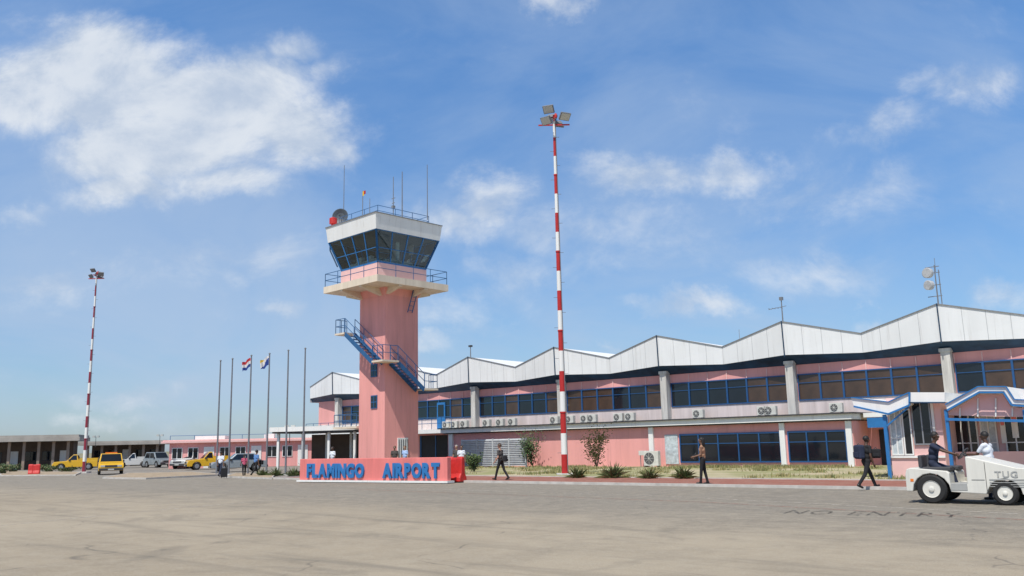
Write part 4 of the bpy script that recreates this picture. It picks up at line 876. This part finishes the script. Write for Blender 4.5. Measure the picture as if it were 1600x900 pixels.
kpost(1382,648,.13);kpost(1478,640,.12);kpost(1600,640,.10)
mb=MB(); a=kh(1384,650,-.5); b=kh(1420,636,-.5); mb.bar((a[0],-.5,a[1]-.4),(b[0],-.5,b[1]),.05,.06); mb.build('canopy_brace',M['bluebright'],k_)
kpoly([(1482,644),(1531,616),(1567,616),(1579,636),(1660,641),(1660,653),(1482,649)],-.2,-.1,M['pinkpale'],'gable_panel')
for px in(1500,1528,1556,1582): kline([(px,622 if px in(1528,1556) else 637),(px,651)],.05,.05,-.24,M['white'],'panel_batten')
xA_=kh(1391,700,0)[0]; xB_=kh(1476,700,0)[0]; xC_=kh(1660,700,0)[0]; xD_=kh(1430,700,0)[0]
mb=MB(); mb.box(xA_,xB_,.02,4.5,0,3.2); mb.build('wall',M['pinkpale'],k_)
def framed(pa,pb,z0,z1,y,fm,gm,n,trans=True):
    x0=kf.hit(pa,690,y)[0]; x1=kf.hit(pb,690,y)[0]; f=MB(); w=(x1-x0)/n
    f.box(x0,x1,y-.06,y-.01,z0,z0+.06); f.box(x0,x1,y-.06,y-.01,z1-.06,z1)
    if trans: f.box(x0+.03,x1-.03,y-.055,y-.012,z0+(z1-z0)*.36,z0+(z1-z0)*.36+.04)
    for i in range(n+1): xx=min(max(x0+i*w,x0+.025),x1-.025); f.box(xx-.025,xx+.025,y-.065,y-.008,z0,z1)
    o=f.build('window',fm,k_)
    for i in range(n): p=MB(); p.box(x0+i*w+.03,x0+(i+1)*w-.03,y-.035,y-.015,z0+.06,z1-.06); p.build('pane',gm,o)
framed(1393,1412,.9,2.75,.0,M['white'],M['poster'],2)
framed(1413,1427,.9,2.75,.0,M['white'],M['glass'],1,False)
framed(1429,1459,1.3,3.05,.0,M['steel'],M['glass'],2,False)
mb=MB(); mb.box(kh(1461,700,0)[0],kh(1465,700,0)[0],-.05,.015,0,3.1); mb.build('pilaster',M['white'],k_)
mb=MB(); mb.box(xA_-.03,xB_,-.05,.015,.80,.88); mb.build('sill',M['white'],k_)
mb=MB(); mb.box(xB_+.1,xC_,1.9,2.1,0,3.2); mb.build('back_wall',M['pinkpale'],k_)
framed(1492,1530,.5,2.75,1.88,M['white'],M['glass'],3)
framed(1534,1560,.5,2.75,1.88,M['white'],M['poster'],2)
framed(1572,1640,.5,2.75,1.88,M['white'],M['glass'],4)
for i,(pa,pb_,z0,z1) in enumerate(((1564,1572,1.3,2.3),(1582,1592,1.5,2.4))):
    x1=kf.hit(pa,680,1.75)[0];x2=kf.hit(pb_,680,1.75)[0]; mb=MB(); mb.box(x1,x2,1.77,1.80,z0,z1); o=mb.build('notice_board',M['white'],k_)
    mb=MB(); mb.box(x1+.03,x2-.03,1.755,1.768,z1-.3,z1-.08); mb.build('notice',M['coral'],o)
mb=MB(); mb.box(xB_+.1,xC_,1.0,1.1,0,1.0); mb.build('counter',M['pinkpale'],k_)
# ================= WORLD
w=bpy.data.worlds.new('World'); sc.world=w; w.use_nodes=True; N=w.node_tree.nodes; L=w.node_tree.links; bg=N['Background']
sky=N.new('ShaderNodeTexSky'); sky.sky_type='NISHITA'; sky.sun_disc=False
sd=Vector((-.44,-.90,0)).normalized(); el=R(60); sky.sun_elevation=el; rot=math.atan2(sd.x,sd.y); sky.sun_rotation=rot%(2*PI)
sky.altitude=0; sky.air_density=1.0; sky.dust_density=.6; sky.ozone_density=2.0
tc=N.new('ShaderNodeTexCoord'); sp=N.new('ShaderNodeSeparateXYZ'); L.new(tc.outputs['Generated'],sp.inputs[0])
ay=math_(N,L,'MAXIMUM',math_(N,L,'ABSOLUTE',sp.outputs[1]),.05)
cx=math_(N,L,'DIVIDE',sp.outputs[0],ay); cz=math_(N,L,'DIVIDE',sp.outputs[2],ay)
cb=N.new('ShaderNodeCombineXYZ'); L.new(cx,cb.inputs[0]); L.new(cz,cb.inputs[1]); pv=cb.outputs[0]
def vm(op,a,b):
    n=N.new('ShaderNodeVectorMath'); n.operation=op
    for i,x in((0,a),(1,b)):
        if isinstance(x,(tuple,float)): n.inputs[i].default_value=x if isinstance(x,tuple) else (x,x,x)
        elif x is not None: L.new(x,n.inputs[i])
    return n
nz=N.new('ShaderNodeTexNoise'); nz.inputs['Scale'].default_value=6; nz.inputs['Detail'].default_value=8; nz.inputs['Roughness'].default_value=.62; L.new(pv,nz.inputs['Vector'])
wv=vm('ADD',pv,vm('MULTIPLY',vm('SUBTRACT',nz.outputs['Color'],(.5,.5,.5)).outputs[0],(.17,.13,0)).outputs[0]).outputs[0]
blobs=[(150,125,250,120,1.5),(40,140,170,95,1.3),(330,145,220,115,1.5),(450,195,160,85,1.25),(250,215,250,105,1.5),(210,290,140,60,1.2),(360,275,120,55,1.0),(470,60,95,55,.68),(520,100,60,45,.5),(530,215,70,50,.78),(30,328,95,30,.6),(30,45,70,45,.5),(200,50,140,45,.62),
 (765,310,110,60,.90),(700,345,150,55,.70),(985,268,140,52,.84),(1150,262,120,50,.76),(868,8,64,36,.78),(1085,482,110,34,.88),(1010,475,60,26,.55),(445,478,60,24,.58),(1490,140,130,65,.62),(1390,200,140,60,.58),(1360,505,60,24,.70),(965,550,50,20,.78),(660,545,80,26,.6),(200,600,190,32,.56),(160,640,130,26,.5),(900,350,200,65,.58),(700,500,140,46,.52),(1290,300,190,80,.50),(420,410,170,50,.48),(1570,470,80,40,.55),(1000,400,220,65,.48),(1250,430,180,55,.48),(80,430,170,55,.44),(820,430,200,60,.45)]
wsum=None
for (px,py,rx,ry,wt) in blobs:
    r0=ray(px,py); c0=(r0.x/r0.y,r0.z/r0.y,0); k=1/1371.0
    d=vm('MULTIPLY',vm('SUBTRACT',wv,c0).outputs[0],(1/(rx*1.3*k),1/(ry*1.3*k),0)); ln=N.new('ShaderNodeVectorMath'); ln.operation='LENGTH'; L.new(d.outputs[0],ln.inputs[0])
    b=mrange(N,L,ln.outputs['Value'],0,1,wt,0)
    wsum=b if wsum is None else math_(N,L,'MAXIMUM',wsum,b)
mp=N.new('ShaderNodeMapping'); L.new(pv,mp.inputs[0]); mp.inputs['Scale'].default_value=(1,1.35,1)
fb=noise(N,L,mp.outputs[0],6.0,13,.64,.3)
dens=math_(N,L,'ADD',wsum,math_(N,L,'MULTIPLY',math_(N,L,'SUBTRACT',fb,.5),1.7))
cl_=mrange(N,L,dens,.10,1.10)
mp2=N.new('ShaderNodeMapping'); L.new(pv,mp2.inputs[0]); mp2.inputs['Scale'].default_value=(1.2,2.2,1); mp2.inputs['Rotation'].default_value=(0,0,R(24))
ci=noise(N,L,mp2.outputs[0],2.3,10,.58,.6); ci2=noise(N,L,pv,1.1,4,.5,.3); hz_=mrange(N,L,cz,.05,.56,1,.45)
cir=math_(N,L,'MULTIPLY',mrange(N,L,math_(N,L,'ADD',math_(N,L,'MULTIPLY',ci,.65),math_(N,L,'MULTIPLY',ci2,.35)),.34,.64,.12,.80),hz_)
mp3=N.new('ShaderNodeMapping'); L.new(pv,mp3.inputs[0]); mp3.inputs['Scale'].default_value=(1,1.35,1); mp3.inputs['Location'].default_value=(.015,-.04,0)
fb2=noise(N,L,mp3.outputs[0],6.0,8,.55,.3)
sh=mrange(N,L,math_(N,L,'SUBTRACT',fb,fb2),-.16,.13,0,1); sh=math_(N,L,'MULTIPLY',sh,mrange(N,L,dens,.6,1.7,1,.72))
ccol=mixc(N,L,sh,(5.0,5.9,7.3),(8.0,8.4,8.9))
tlow=mixc(N,L,mrange(N,L,cz,0,.5,smooth=False),(.80,.94,1.12),(.70,1.26,1.72)); tint=mixc(N,L,mrange(N,L,cz,.65,1.4),tlow,(.55,.62,.70)); skc=mixc(N,L,1.0,sky.outputs[0],tint,'MULTIPLY')
c1=mixc(N,L,cir,skc,(4.6,5.8,7.6)); c2=mixc(N,L,math_(N,L,'MULTIPLY',cl_,.92),c1,ccol)
L.new(c2,bg.inputs[0]); bg.inputs[1].default_value=.1
sun=bpy.data.lights.new('sun','SUN'); sun.energy=4.5; sun.angle=R(.5); sun.color=(1,.95,.87); so=bpy.data.objects.new('sun',sun); C.objects.link(so)
dirv=Vector((sd.x*math.cos(el),sd.y*math.cos(el),math.sin(el))); so.rotation_euler=dirv.to_track_quat('Z','Y').to_euler()
# ================= CAMERA
cam=bpy.data.cameras.new('camera'); co=bpy.data.objects.new('camera',cam); C.objects.link(co); sc.camera=co
cam.sensor_width=36; cam.lens=36*F/1600; cam.clip_end=9000; cam.clip_start=.1
Rv=Vector((1,0,0)); U_=Vector((0,-sT,cT)); Fv=Vector((0,cT,sT)); c_,s_=math.cos(RO),math.sin(RO)
r_=Rv*c_-U_*s_; u_=Rv*s_+U_*c_; b_=-Fv
co.matrix_world=Matrix(((r_.x,u_.x,b_.x,0),(r_.y,u_.y,b_.y,0),(r_.z,u_.z,b_.z,CH),(0,0,0,1)))
sc.view_settings.view_transform='Standard'; sc.view_settings.look='None'; sc.view_settings.exposure=0
